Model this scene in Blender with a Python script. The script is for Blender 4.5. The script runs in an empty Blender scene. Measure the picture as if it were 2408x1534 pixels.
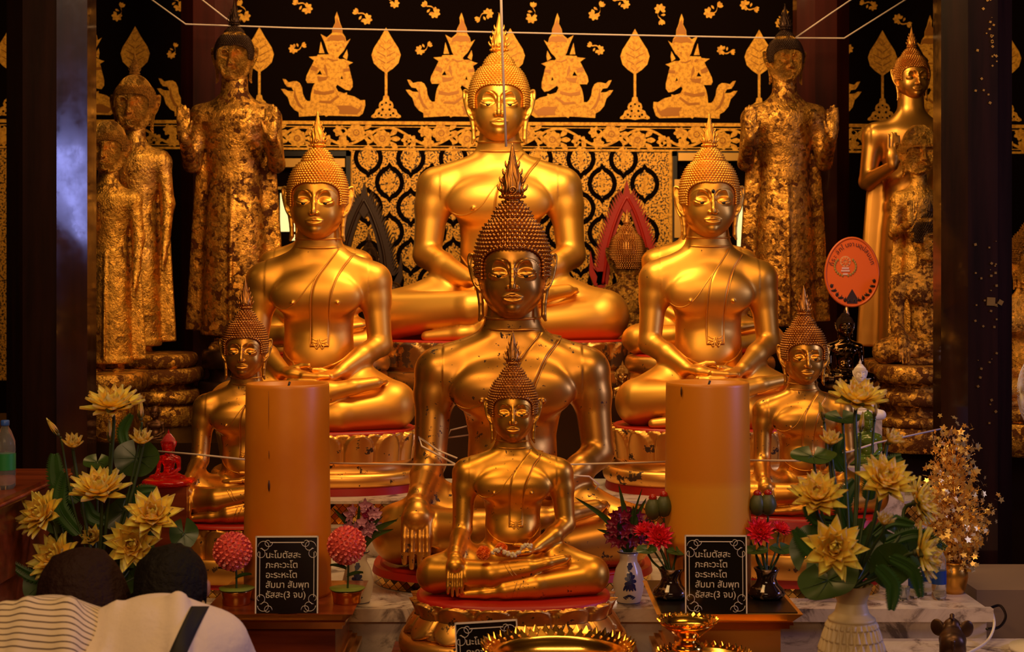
import bpy, bmesh, math, random, time
import numpy as np
from mathutils import Vector, Matrix, Euler
from mathutils.bvhtree import BVHTree
PI = math.pi
SC = bpy.context.scene
COL = SC.collection
T0 = time.time()
# ------------------------------------------------------------------ camera, light, exposure
CZ, FPX, HY = 1.75, 3600.0, 650.0      # camera height, focal length in pixels, horizon row
def W(px, py, d): return Vector(((px-1204)*d/FPX, d, CZ-(py-HY)*d/FPX))
def X(px, d): return (px-1204)*d/FPX
def Z(py, d): return CZ-(py-HY)*d/FPX
def M(px, d): return px*d/FPX
cam = bpy.data.cameras.new('camera'); co = bpy.data.objects.new('camera', cam); COL.objects.link(co); SC.camera = co
co.location = (0, 0, CZ); co.rotation_euler = (PI/2, 0, 0)
cam.sensor_width = 36; cam.lens = FPX/2408*36; cam.shift_y = -(767-HY)/2408
cam.dof.use_dof = True; cam.dof.focus_distance = 5.7; cam.dof.aperture_fstop = 5.0
SC.view_settings.view_transform = 'Standard'; SC.view_settings.look = 'None'; SC.view_settings.gamma = 1
SC.view_settings.exposure = 0.0
wd = bpy.data.worlds.new('world'); SC.world = wd; wd.use_nodes = True
wd.node_tree.nodes['Background'].inputs[0].default_value = (1, .42, .12, 1)
wd.node_tree.nodes['Background'].inputs[1].default_value = .02
def area(name, loc, sx, sy, power, col, tgt, spread=PI):
    l = bpy.data.lights.new(name, 'AREA'); l.shape = 'RECTANGLE'; l.size = sx; l.size_y = sy; l.energy = power; l.color = col; l.spread = spread
    o = bpy.data.objects.new(name, l); COL.objects.link(o); o.location = loc
    o.rotation_euler = (Vector(tgt)-Vector(loc)).to_track_quat('-Z', 'Y').to_euler(); return o
WARM = (1, .56, .20)
area('ceiling_lamp', (.1, 6.2, 3.75), 1.3, .35, 62, (1, .64, .27), (0, 8.0, 1.9))
area('hall_lamp', (-1.2, 3.2, 4.1), 1.6, .6, 42, WARM, (-.2, 6.5, 1.2))
area('hall_lamp', (1.5, 3.6, 4.1), 1.6, .6, 40, WARM, (.7, 6.5, 1.2))
area('wall_lamp', (-1.1, 8.3, 4.0), 1.3, .25, 15, (1, .60, .20), (-.9, 9.6, 2.0))
area('wall_lamp', (1.1, 8.3, 4.0), 1.3, .25, 14, (1, .60, .20), (.9, 9.6, 2.0))
area('front_lamp', (-.4, -.6, 3.3), 2.4, .9, 58, (1, .58, .28), (0, 5.5, 1.1))
area('door_daylight', (5.2, 4.1, 2.45), .95, 1.0, 62, (.36, .38, 1), (0, 5.8, 1.6))
# ------------------------------------------------------------------ distance fields
class Field:
    """a signed distance volume that shapes are blended into, turned into a mesh by surface nets"""
    def __init__(s, lo, hi, cell):
        s.lo = np.array(lo, float); s.c = cell
        s.n = [int(math.ceil((hi[i]-lo[i])/cell))+1 for i in range(3)]
        s.ax = [(s.lo[i]+np.arange(s.n[i])*cell).astype(np.float32) for i in range(3)]
        s.v = np.full(s.n, 1e3, np.float32)
    def sub(s, lo, hi):
        i0 = [max(0, int((lo[k]-s.lo[k])/s.c)) for k in range(3)]
        i1 = [min(s.n[k], int((hi[k]-s.lo[k])/s.c)+2) for k in range(3)]
        if any(i0[k] >= i1[k] for k in range(3)): return None, None, None, None
        sl = tuple(slice(i0[k], i1[k]) for k in range(3))
        X = s.ax[0][sl[0]][:, None, None]; Y = s.ax[1][sl[1]][None, :, None]; Z = s.ax[2][sl[2]][None, None, :]
        return sl, X, Y, Z
    def blend(s, sl, d, k, cut=False):
        a = s.v[sl]
        if cut:
            d = -d
            if k <= 0: s.v[sl] = np.maximum(a, d); return
            h = np.clip(.5-.5*(d-a)/k*-1, 0, 1) if False else np.clip(.5+.5*(d-a)/k, 0, 1)
            s.v[sl] = a*(1-h)+d*h+k*h*(1-h)
        else:
            if k <= 0: s.v[sl] = np.minimum(a, d); return
            h = np.clip(.5+.5*(a-d)/k, 0, 1)
            s.v[sl] = a*(1-h)+d*h-k*h*(1-h)
    def ell(s, c, r, k=0, rot=None, cut=False):
        m = max(r)+k+2*s.c+.3*max(r)*(0 if cut else 1)
        sl, X, Y, Z = s.sub([c[i]-m for i in range(3)], [c[i]+m for i in range(3)])
        if sl is None: return
        x, y, z = X-c[0], Y-c[1], Z-c[2]
        if rot is not None:
            R = np.array(Euler(rot).to_matrix().transposed(), np.float32)
            x, y, z = (R[0,0]*x+R[0,1]*y+R[0,2]*z, R[1,0]*x+R[1,1]*y+R[1,2]*z, R[2,0]*x+R[2,1]*y+R[2,2]*z)
        k0 = np.sqrt((x/r[0])**2+(y/r[1])**2+(z/r[2])**2)
        k1 = np.sqrt((x/r[0]**2)**2+(y/r[1]**2)**2+(z/r[2]**2)**2)+1e-6
        s.blend(sl, (k0*(k0-1)/k1).astype(np.float32), k, cut)
    def cone(s, a, b, ra, rb, k=0, cut=False, flat=None):
        """capsule with two radii; flat=(axis, factor) squashes it about its own mid-line"""
        a = np.array(a, float); b = np.array(b, float); m = max(ra, rb)+k+2*s.c
        lo = np.minimum(a, b)-m; hi = np.maximum(a, b)+m
        sl, X, Y, Z = s.sub(lo, hi)
        if sl is None: return
        d = b-a; L = float(d@d)+1e-9
        x, y, z = X-a[0], Y-a[1], Z-a[2]
        t = np.clip((x*d[0]+y*d[1]+z*d[2])/L, 0, 1)
        x, y, z = x-t*d[0], y-t*d[1], z-t*d[2]
        if flat: 
            if flat[0] == 0: x = x*flat[1]
            if flat[0] == 1: y = y*flat[1]
            if flat[0] == 2: z = z*flat[1]
        s.blend(sl, (np.sqrt(x*x+y*y+z*z)-(ra+(rb-ra)*t)).astype(np.float32), k, cut)
    def chain(s, pts, k=0, cut=False, flat=None):
        for p, q in zip(pts[:-1], pts[1:]): s.cone(p[:3], q[:3], p[3], q[3], k, cut, flat)
    def prof(s, zs, a, b, cy, k=0, cx=None, p=2.0):
        """stack of elliptical (or squarer, p>2) sections along z"""
        mx = max(a)+k+.02; my = max(b)+k+.02+max(abs(q) for q in cy)
        sl, X, Y, Z = s.sub([-mx-(max(map(abs, cx)) if cx else 0), -my, min(zs)-k-.05], [mx+(max(map(abs, cx)) if cx else 0), my, max(zs)+k+.05])
        z = Z[0, 0]; zc = np.clip(z, min(zs), max(zs))
        # smooth interpolation
        def ip(v):
            q = np.interp(zc, zs, v); w = max(1, int(.012/s.c)); ker = np.ones(2*w+1)/(2*w+1)
            return np.convolve(np.pad(q, w, mode='edge'), ker, mode='valid').astype(np.float32)[None, None, :]
        A, B, CY = ip(a), ip(b), ip(cy); CX = ip(cx) if cx else 0
        q = ((np.abs(X-CX)/A)**p+(np.abs(Y-CY)/B)**p)**(1/p)
        d = (q-1)*np.minimum(A, B)
        dz = np.maximum(np.maximum(min(zs)-z, z-max(zs)), -1e3)[None, None, :]
        d = np.where(dz > 0, np.sqrt(np.maximum(d, 0)**2+dz**2), d)
        s.blend(sl, d.astype(np.float32), k)
    def mesh(s, name, M=None):
        v = s.v; nx, ny, nz = v.shape
        ins = v < 0
        c = ins[:-1,:-1,:-1].astype(np.int8)
        c = sum(ins[i:nx-1+i, j:ny-1+j, k:nz-1+k].astype(np.int8) for i in (0,1) for j in (0,1) for k in (0,1))
        act = (c > 0) & (c < 8)
        idx = np.argwhere(act); N = len(idx)
        ids = np.full(act.shape, -1, np.int64); ids[act] = np.arange(N)
        acc = np.zeros((N, 3)); cnt = np.zeros(N)
        cor = [(i,j,k) for i in (0,1) for j in (0,1) for k in (0,1)]
        for p in cor:
            for ax in range(3):
                if p[ax]: continue
                q = list(p); q[ax] = 1
                va = v[idx[:,0]+p[0], idx[:,1]+p[1], idx[:,2]+p[2]]; vb = v[idx[:,0]+q[0], idx[:,1]+q[1], idx[:,2]+q[2]]
                m = (va < 0) != (vb < 0)
                t = np.where(m, va/np.where(m, va-vb, 1), 0)
                P = np.tile(np.array(p, float), (N,1)); P[:,ax] += t
                acc[m] += P[m]; cnt[m] += 1
        pos = (idx+acc/cnt[:,None])*s.c+s.lo
        quads = []
        for ax in range(3):
            o = [k for k in range(3) if k != ax]
            sa = [slice(None)]*3; sb = [slice(None)]*3; sa[ax] = slice(0,-1); sb[ax] = slice(1,None)
            A = ins[tuple(sa)]; B = ins[tuple(sb)]; ch = A != B
            e = np.argwhere(ch); e = e[(e[:,o[0]] > 0) & (e[:,o[1]] > 0) & (e[:,o[0]] < v.shape[o[0]]-1) & (e[:,o[1]] < v.shape[o[1]]-1)]
            fl = A[e[:,0], e[:,1], e[:,2]]
            def g(d0, d1):
                t = e.copy(); t[:,o[0]] -= d0; t[:,o[1]] -= d1; return ids[t[:,0], t[:,1], t[:,2]]
            q = np.stack([g(1,1), g(0,1), g(0,0), g(1,0)], 1)
            if ax == 1: fl = ~fl
            q[~fl] = q[~fl][:, ::-1]
            quads.append(q)
        quads = np.concatenate(quads)
        if M is not None: pos = pos@np.array(M)
        me = bpy.data.meshes.new(name)
        me.vertices.add(N); me.vertices.foreach_set('co', pos.astype(np.float32).ravel())
        me.loops.add(quads.size); me.loops.foreach_set('vertex_index', quads.ravel().astype(np.int32))
        me.polygons.add(len(quads)); me.polygons.foreach_set('loop_start', np.arange(0, quads.size, 4, dtype=np.int32))
        me.update(calc_edges=True); me.shade_smooth()
        return me
# ------------------------------------------------------------------ mesh builder
class MB:
    def __init__(s): s.v = []; s.f = []; s.m = []; s.sm = []
    def add(s, vs, fs, mi=0, smooth=True):
        o = len(s.v); s.v += [tuple(p) for p in vs]
        s.f += [tuple(i+o for i in f) for f in fs]; s.m += [mi]*len(fs); s.sm += [smooth]*len(fs)
    def box(s, c, d, mi=0, rz=0, taper=1.0, R=None):
        vs = []
        for z in (-1, 1):
            t = taper if z > 0 else 1
            for x, y in ((-1,-1),(1,-1),(1,1),(-1,1)): vs.append(Vector((x*d[0]/2*t, y*d[1]/2*t, z*d[2]/2)))
        M = R if R is not None else Matrix.Rotation(rz, 3, 'Z')
        vs = [M@p+Vector(c) for p in vs]
        s.add(vs, [(0,3,2,1),(4,5,6,7),(0,1,5,4),(1,2,6,5),(2,3,7,6),(3,0,4,7)], mi, False)
    def lathe(s, pr, n=32, c=(0,0,0), mi=0, sx=1, sy=1, cap=True, fn=None, smooth=True, M=None):
        """pr: list of (radius, z)"""
        vs = []
        for j, (r, z) in enumerate(pr):
            for i in range(n):
                a = 2*PI*i/n; rr = r*(fn(a, z) if fn else 1)
                p = Vector((rr*math.cos(a)*sx, rr*math.sin(a)*sy, z))
                if M is not None: p = M@p
                vs.append((p[0]+c[0], p[1]+c[1], p[2]+c[2]))
        fs = [(j*n+i, j*n+(i+1)%n, (j+1)*n+(i+1)%n, (j+1)*n+i) for j in range(len(pr)-1) for i in range(n)]
        if cap:
            fs.append(tuple(range(n))[::-1]); fs.append(tuple(range((len(pr)-1)*n, len(pr)*n)))
        s.add(vs, fs, mi, smooth)
    def tube(s, pts, r, n=6, mi=0, closed=False, flat=1.0):
        pts = [Vector(p) for p in pts]; N = len(pts)
        rs = r if isinstance(r, (list, tuple)) else [r]*N
        vs = []; up = None
        for i, p in enumerate(pts):
            if closed: t = (pts[(i+1)%N]-pts[i-1])
            else: t = pts[min(i+1, N-1)]-pts[max(i-1, 0)]
            if t.length < 1e-9: t = Vector((0,0,1))
            t.normalize()
            if up is None:
                up = Vector((0,1,0)) if abs(t.y) < .9 else Vector((1,0,0))
            a = (up-t*up.dot(t))
            if a.length < 1e-6: a = t.orthogonal()
            a.normalize(); b = t.cross(a); up = a
            for k in range(n):
                w = 2*PI*k/n; vs.append(p+a*math.cos(w)*rs[i]*flat+b*math.sin(w)*rs[i])
        fs = []
        R = N if closed else N-1
        for i in range(R):
            for k in range(n):
                fs.append((i*n+k, i*n+(k+1)%n, ((i+1)%N)*n+(k+1)%n, ((i+1)%N)*n+k))
        if not closed: fs.append(tuple(range(n))[::-1]); fs.append(tuple(range((N-1)*n, N*n)))
        s.add(vs, fs, mi)
    def ball(s, c, r, n=10, m=7, mi=0, M=None):
        if not isinstance(r, (tuple, list)): r = (r, r, r)
        vs = [Vector((0,0,-r[2]))]
        for j in range(1, m):
            f = -PI/2+PI*j/m
            for i in range(n):
                a = 2*PI*i/n; vs.append(Vector((r[0]*math.cos(f)*math.cos(a), r[1]*math.cos(f)*math.sin(a), r[2]*math.sin(f))))
        vs.append(Vector((0,0,r[2])))
        if M is not None: vs = [M@p for p in vs]
        vs = [p+Vector(c) for p in vs]
        fs = [(0, 1+(i+1)%n, 1+i) for i in range(n)]
        for j in range(m-2):
            for i in range(n): fs.append((1+j*n+i, 1+j*n+(i+1)%n, 1+(j+1)*n+(i+1)%n, 1+(j+1)*n+i))
        L = len(vs)-1; o = 1+(m-2)*n
        fs += [(o+i, o+(i+1)%n, L) for i in range(n)]
        s.add(vs, fs, mi)
    def grid(s, fn, nu, nv, mi=0, closed_u=False):
        vs = [fn(i/(nu if closed_u else nu-1), j/(nv-1)) for j in range(nv) for i in range(nu)]
        fs = []
        for j in range(nv-1):
            for i in range(nu if closed_u else nu-1):
                fs.append((j*nu+i, j*nu+(i+1)%nu, (j+1)*nu+(i+1)%nu, (j+1)*nu+i))
        s.add(vs, fs, mi)
    def prism(s, out, y0, y1, mi=0, smooth=False, tri=True):
        """outline [(x,z)] extruded from y0 (front) to y1"""
        n = len(out)
        vs = [(x, y0, z) for x, z in out]+[(x, y1, z) for x, z in out]
        fs = [(i+n, (i+1)%n+n, (i+1)%n, i) for i in range(n)]
        if tri:
            from mathutils.geometry import tessellate_polygon
            ts = tessellate_polygon([[Vector((x, z, 0)) for x, z in out]])
            fs += [tuple(t) for t in ts]+[tuple(i+n for i in t)[::-1] for t in ts]
        else: fs += [tuple(range(n)), tuple(range(n, 2*n))[::-1]]
        s.add(vs, fs, mi, smooth)
    def flat(s, out, y, mi=0):
        from mathutils.geometry import tessellate_polygon
        ts = tessellate_polygon([[Vector((x, z, 0)) for x, z in out]])
        fs = []
        for t in ts:
            a, b, c = [out[i] for i in t]
            ar = (b[0]-a[0])*(c[1]-a[1])-(b[1]-a[1])*(c[0]-a[0])
            fs.append(tuple(t) if ar > 0 else tuple(t)[::-1])
        s.add([(x, y, z) for x, z in out], fs, mi, False)
    def me(s, name, mats=()):
        me = bpy.data.meshes.new(name); me.from_pydata([tuple(p) for p in s.v], [], s.f)
        for m in mats: me.materials.append(m)
        me.polygons.foreach_set('material_index', s.m); me.polygons.foreach_set('use_smooth', s.sm)
        me.update(); return me
    def build(s, name, mats, parent=None, loc=(0,0,0), **kw):
        if not isinstance(mats, (list, tuple)): mats = [mats]
        return obj(name, s.me(name, mats), None, parent, loc, **kw)
def obj(name, me, mat=None, parent=None, loc=(0,0,0), rot=(0,0,0), scale=(1,1,1), label=None, **kw):
    o = bpy.data.objects.new(name, me); COL.objects.link(o)
    if mat is not None and me is not None:
        if len(me.materials) == 0: me.materials.append(mat)
        elif me.materials[0] != mat:
            o.material_slots[0].link = 'OBJECT'; o.material_slots[0].material = mat
    o.location = loc; o.rotation_euler = rot; o.scale = scale if not isinstance(scale, (int, float)) else (scale,)*3
    if parent: o.parent = parent
    if label: o['label'] = label
    for k, v in kw.items(): o[k] = v
    return o
def tag(o, label, category, group=None):
    o['label'] = label; o['category'] = category
    if group: o['group'] = group
    return o
def thing(name, label, category, loc=(0,0,0), rz=0, group=None, scale=(1,1,1), rot=None):
    o = bpy.data.objects.new(name, None); COL.objects.link(o); o.empty_display_size = .05
    o.location = loc; o.rotation_euler = rot or (0,0,rz); o.scale = scale
    return tag(o, label, category, group)
def struct(o): o['kind'] = 'structure'; return o
def spline(pts, n=8):
    """Catmull-Rom through points"""
    P = [Vector(p) for p in pts]; out = []
    for i in range(len(P)-1):
        a, b, c, d = P[max(i-1,0)], P[i], P[i+1], P[min(i+2, len(P)-1)]
        for k in range(n):
            t = k/n
            out.append(.5*((2*b)+(c-a)*t+(2*a-5*b+4*c-d)*t*t+(3*b-a-3*c+d)*t**3))
    out.append(P[-1]); return out
# ------------------------------------------------------------------ statue heads
def head_field(cell=.02, plain=False, wide=1.0):
    F = Field((-1.75,-1.75,-1.9), (1.75,1.5,1.8), cell)
    F.ell((0,.05,.25), (1.17,1.25,1.65))
    F.ell((0,-.14,-.42), (.96,1.0,1.0), .22)
    F.ell((0,-.52,-.98), (.52,.52,.44), .30)
    for s in (-1, 1): F.ell((s*.48,-.62,-.50), (.38,.38,.46), .25)
    def fr(x, z):
        i = int(round((x-F.lo[0])/cell)); k = int(round((z-F.lo[2])/cell)); j = int(np.argmax(F.v[i,:,k] < 0))
        return float(F.lo[1]+(j+F.v[i,j,k]/(F.v[i,j-1,k]-F.v[i,j,k]+1e-9))*cell)
    F.ell((0,fr(0,-1.10)+.07,-1.12), (.20,.15,.17), .14)
    # sockets under the brows, then the heavy lids
    fy = {s: fr(s*.44, .12) for s in (-1, 1)}
    for s in (-1, 1):
        F.ell((s*.47,fy[s]-.09,.19), (.42,.24,.33), .012, rot=(0, s*.10, 0), cut=True)
    for s in (-1, 1):
        F.ell((s*.45,fy[s]+.17,-.02), (.32,.19,.20), .07)
    # brow ridge flowing into the nose
    for s in (-1, 1):
        pts = spline([(s*.10,0,.14),(s*.16,0,.28),(s*.30,0,.43),(s*.52,0,.49),(s*.73,0,.42),(s*.90,0,.22)], 4)
        n = len(pts)
        P = [[p.x, fr(p.x, p.z+.06)+.035, p.z] for p in pts]
        for _ in range(3):
            for i in range(1, n-1): P[i][1] = (P[i-1][1]+2*P[i][1]+P[i+1][1])/4
        F.chain([(*P[i],.062-.034*i/(n-1)) for i in range(n)], .022)
    y0 = fr(0, .42)
    F.chain([(0,y0+.085,.42,.07),(0,y0+.02,.20,.082),(0,y0-.07,-.06,.085),(0,y0-.165,-.34,.098),(0,y0-.18,-.43,.098)], .045)
    for s in (-1, 1): F.ell((s*.135,y0-.03,-.46), (.085,.13,.075), .05)
    # lips
    def lip(pts, dy, r0, r1, k, cut=False):
        pts = spline([(x, 0, z) for x, z in pts], 4); y = [fr(p.x, p.z) for p in pts]
        for _ in range(4): y = [y[0]]+[(y[i-1]+2*y[i]+y[i+1])/4 for i in range(1, len(y)-1)]+[y[-1]]
        F.chain([(p.x, yy+dy, p.z, r0+(r1-r0)*max(0, 1-abs(p.x)/.34)**.7) for p, yy in zip(pts, y)], k, cut)
    F.ell((0,fr(0,-.78)+.06,-.80), (.30,.10,.17), .10)
    lip([(-.37,-.735),(-.22,-.745),(-.07,-.710),(0,-.722),(.07,-.710),(.22,-.745),(.37,-.735)], .005, .014, .055, .012)
    lip([(-.30,-.805),(-.14,-.868),(0,-.882),(.14,-.868),(.30,-.805)], .008, .02, .066, .015)
    lip([(-.40,-.745),(-.18,-.795),(0,-.790),(.18,-.795),(.40,-.745)], -.04, .012, .022, .01, True)
    # slit of the lowered lids
    F.eye = fr(.44, -.06); F.brow = fr(0, .40)
    for s in (-1, 1):
        pts = spline([(s*.15,0,.03),(s*.27,0,-.035),(s*.44,0,-.065),(s*.62,0,-.02),(s*.77,0,.07)], 4)
        Y = [fr(p.x, p.z) for p in pts]
        for _ in range(2): Y = [Y[0]]+[(Y[i-1]+2*Y[i]+Y[i+1])/4 for i in range(1, len(Y)-1)]+[Y[-1]]
        F.chain([(p.x, yy-.005, p.z, .022) for p, yy in zip(pts, Y)], .012, cut=True)
    # ears
    for s in (-1, 1):
        E = [(1.02,-.10,.30,.05),(1.16,.02,.52,.055),(1.36,.14,.66,.045),(1.45,.17,.60,.045),(1.44,.15,.30,.055),(1.36,.08,-.05,.06),(1.24,-.02,-.36,.06),(1.08,-.10,-.54,.05)]
        F.chain([(s*x,y,z,r) for x,y,z,r in [(p.x,p.y,p.z,.055) for p in spline([e[:3] for e in E], 4)]], .02)
        F.chain([(s*1.30,.13,.50,.10),(s*1.28,.10,.20,.17),(s*1.20,.03,-.15,.14),(s*1.12,-.04,-.45,.09)], .03, flat=(1,2.6))
        F.chain([(s*1.12,-.04,-.45,.11),(s*1.05,-.10,-.95,.095),(s*1.04,-.12,-1.35,.090),(s*1.10,-.12,-1.52,.055)], .04, flat=(1,1.5))
        F.chain([(s*x,y,z,.04) for x,y,z in [(1.10,-.08,.34),(1.24,.0,.28),(1.22,-.02,.02),(1.08,-.12,-.22),(1.04,-.12,-.40)]], .03)
    return F
def hair_prof(z):
    return float(np.interp(z, [-.9,-.2,.3,.7,.95,1.25,1.55,1.80,1.93,1.96,2.10,2.3,2.45,2.6],
                              [.95,1.16,1.23,1.22,1.18,1.10,.99,.83,.68,.63,.61,.52,.41,.26]))
def in_face(x, y, z, m=0.0):
    if y > -.05: return False
    if z >= .25: return (abs(x)/(1.0+m))**2.7+((z-.25)/(.70+m-.05*math.exp(-(x/.22)**2)))**2.7 < 1
    return abs(x) < 1.0+m
def hair_mesh(step=.138, amp=1.0):
    mb = MB(); rnd = random.Random(4)
    N = 96; zs = [-.9+.06*i for i in range(59)]
    zs = [z for z in zs if z < 2.6]+[2.6]
    vs = []; keep = {}
    for j, z in enumerate(zs):
        r = hair_prof(z)
        for i in range(N):
            a = 2*PI*i/N; vs.append((r*math.cos(a), r*1.05*math.sin(a)+.05, z))
    fs = []
    for j in range(len(zs)-1):
        for i in range(N):
            q = (j*N+i, j*N+(i+1)%N, (j+1)*N+(i+1)%N, (j+1)*N+i)
            c = [sum(vs[k][d] for k in q)/4 for d in range(3)]
            if in_face(*c): continue
            if c[2] < -.18 and c[1] < .6: continue
            fs.append(q)
    fs.append(tuple(range((len(zs)-1)*N, len(zs)*N)))
    mb.add(vs, fs)
    z = -.84; row = 0
    while z < 2.58:
        r = hair_prof(z); dz = .05
        sl = (hair_prof(z+dz)-hair_prof(z-dz))/(2*dz)
        n = max(8, int(2*PI*r*1.05/step)); off = .5*(row%2)
        nl = math.hypot(1, sl)
        for i in range(n):
            a = 2*PI*(i+off)/n-PI/2
            p = Vector((r*math.cos(a), r*1.05*math.sin(a)+.05, z))
            if in_face(p.x, p.y, p.z, .03) or (z < -.12 and p.y < .65): continue
            nr = Vector((math.cos(a)/nl, math.sin(a)/nl, -sl/nl)).normalized()
            up = Vector((0,0,1)); t1 = nr.cross(up).normalized(); t2 = nr.cross(t1)
            w = step*.52; k = 6; rings = ((1.0,-.2),(.92,.35),(.55,.75),(.30,.80),(.22,1.15))
            cv = []
            for rr, h in rings:
                for q in range(k):
                    b = 2*PI*q/k+rr*2
                    cv.append(p+nr*h*w*amp+(t1*math.cos(b)+t2*math.sin(b))*rr*w)
            cf = [(m*k+q, m*k+(q+1)%k, (m+1)*k+(q+1)%k, (m+1)*k+q) for m in range(len(rings)-1) for q in range(k)]
            cf.append(tuple(range((len(rings)-1)*k, len(rings)*k)))
            cf = [f[::-1] for f in cf]
            mb.add(cv, cf)
        z += step*.86*(1/nl if nl < 1.6 else .66); row += 1
    # row of curls along the hairline
    hl = []
    for i in range(61):
        a = -PI/2*1.0+PI*i/60; cx_, sx_ = math.cos(a), math.sin(a)
        x = math.copysign(abs(sx_)**(2/2.7), sx_)*1.02; z = .25+abs(cx_)**(2/2.7)*(.71-.05*math.exp(-(x/.22)**2)); r = hair_prof(z)
        x = max(-r*.98, min(r*.98, x)); hl.append(Vector((x, -1.05*math.sqrt(max(0, r*r-x*x))+.04, z)))
    hl = [Vector((hl[0].x, hl[0].y, -.15)), Vector((hl[0].x, hl[0].y, .05))]+hl+[Vector((hl[-1].x, hl[-1].y, .05)), Vector((hl[-1].x, hl[-1].y, -.15))]
    mb.tube(hl, .035, 6); d_ = 0
    for p, q in zip(hl[:-1], hl[1:]):
        L_ = (q-p).length
        while d_ < L_: c = p+(q-p)*(d_/L_); mb.ball(c, (step*.42,)*3, 7, 5); d_ += step*.8
        d_ -= L_
    # roll between the two tiers
    mb.tube([(.66*math.cos(a), .73*math.sin(a)+.05, 1.95) for a in [2*PI*i/40 for i in range(40)]], .035, 6, closed=True)
    return mb.me('hair')
def flame_mesh():
    """flame finial, base at z=0, 1.9 high, .37 half wide"""
    mb = MB()
    pr = [(.22,-.04),(.27,.0),(.27,.05),(.20,.08),(.20,.12),(.31,.17),(.33,.22),(.30,.27)]
    mb.lathe(pr, 20, sy=.9)
    for i in range(14):
        a = 2*PI*i/14; mb.ball((.32*math.cos(a), .28*math.sin(a), .2), .055, 6, 4)
    core = [(.22,.2),(.30,.35),(.29,.55),(.24,.8),(.17,1.05),(.12,1.3),(.085,1.5),(.04,1.75),(.004,1.92)]
    mb.lathe(core, 16, sy=.75)
    for sy in (-1, 1):
        # spiral
        sp = [(.13*(1-t*.85)*math.cos(-PI/2+t*9), sy*(.25+.03*t), .40+.13*(1-t*.85)*math.sin(-PI/2+t*9)) for t in [i/26 for i in range(27)]]
        mb.tube(sp, .028, 6)
        for x0, h, am, r in ((-.30,.75,.05,.05),(.30,.75,-.05,.05),(-.20,1.05,.06,.045),(.21,1.0,-.06,.045),(-.08,1.35,.07,.04),(.10,1.25,.05,.04),(0,1.6,-.04,.035)):
            pts = []; rr = []
            for i in range(15):
                t = i/14; z = .25+t*(h-.0); w = np.interp(z, [.2,.35,.55,.8,1.05,1.3,1.5,1.75,1.92], [.22,.30,.29,.24,.17,.12,.085,.04,.01])
                x = x0/.30*w*(1.02-.12*t)+am*math.sin(t*7)*(w/.3)
                x = max(-w*1.12, min(w*1.12, x))
                y = sy*(.75*math.sqrt(max(0, w*w-min(abs(x), w)**2))+.01)
                pts.append((x, y, z)); rr.append(r*(1-.75*t)*min(1, w/.15+.2))
            # tip hook
            sg = 1 if x0 > 0 else -1
            pts.append((pts[-1][0]+sg*.05, pts[-1][1], pts[-1][2]+.07)); rr.append(.006)
            mb.tube(pts, rr, 6)
    for s in (-1, 1):
        for z, w in ((.45,.34),(.70,.29),(.95,.22),(1.2,.16)):
            mb.tube([(s*w*.7,0,z-.12),(s*w*1.05,0,z),(s*w*1.18,0,z+.10),(s*w*1.12,0,z+.17)], [.05,.045,.025,.004], 6)
    return mb.me('flame_finial')
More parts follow.
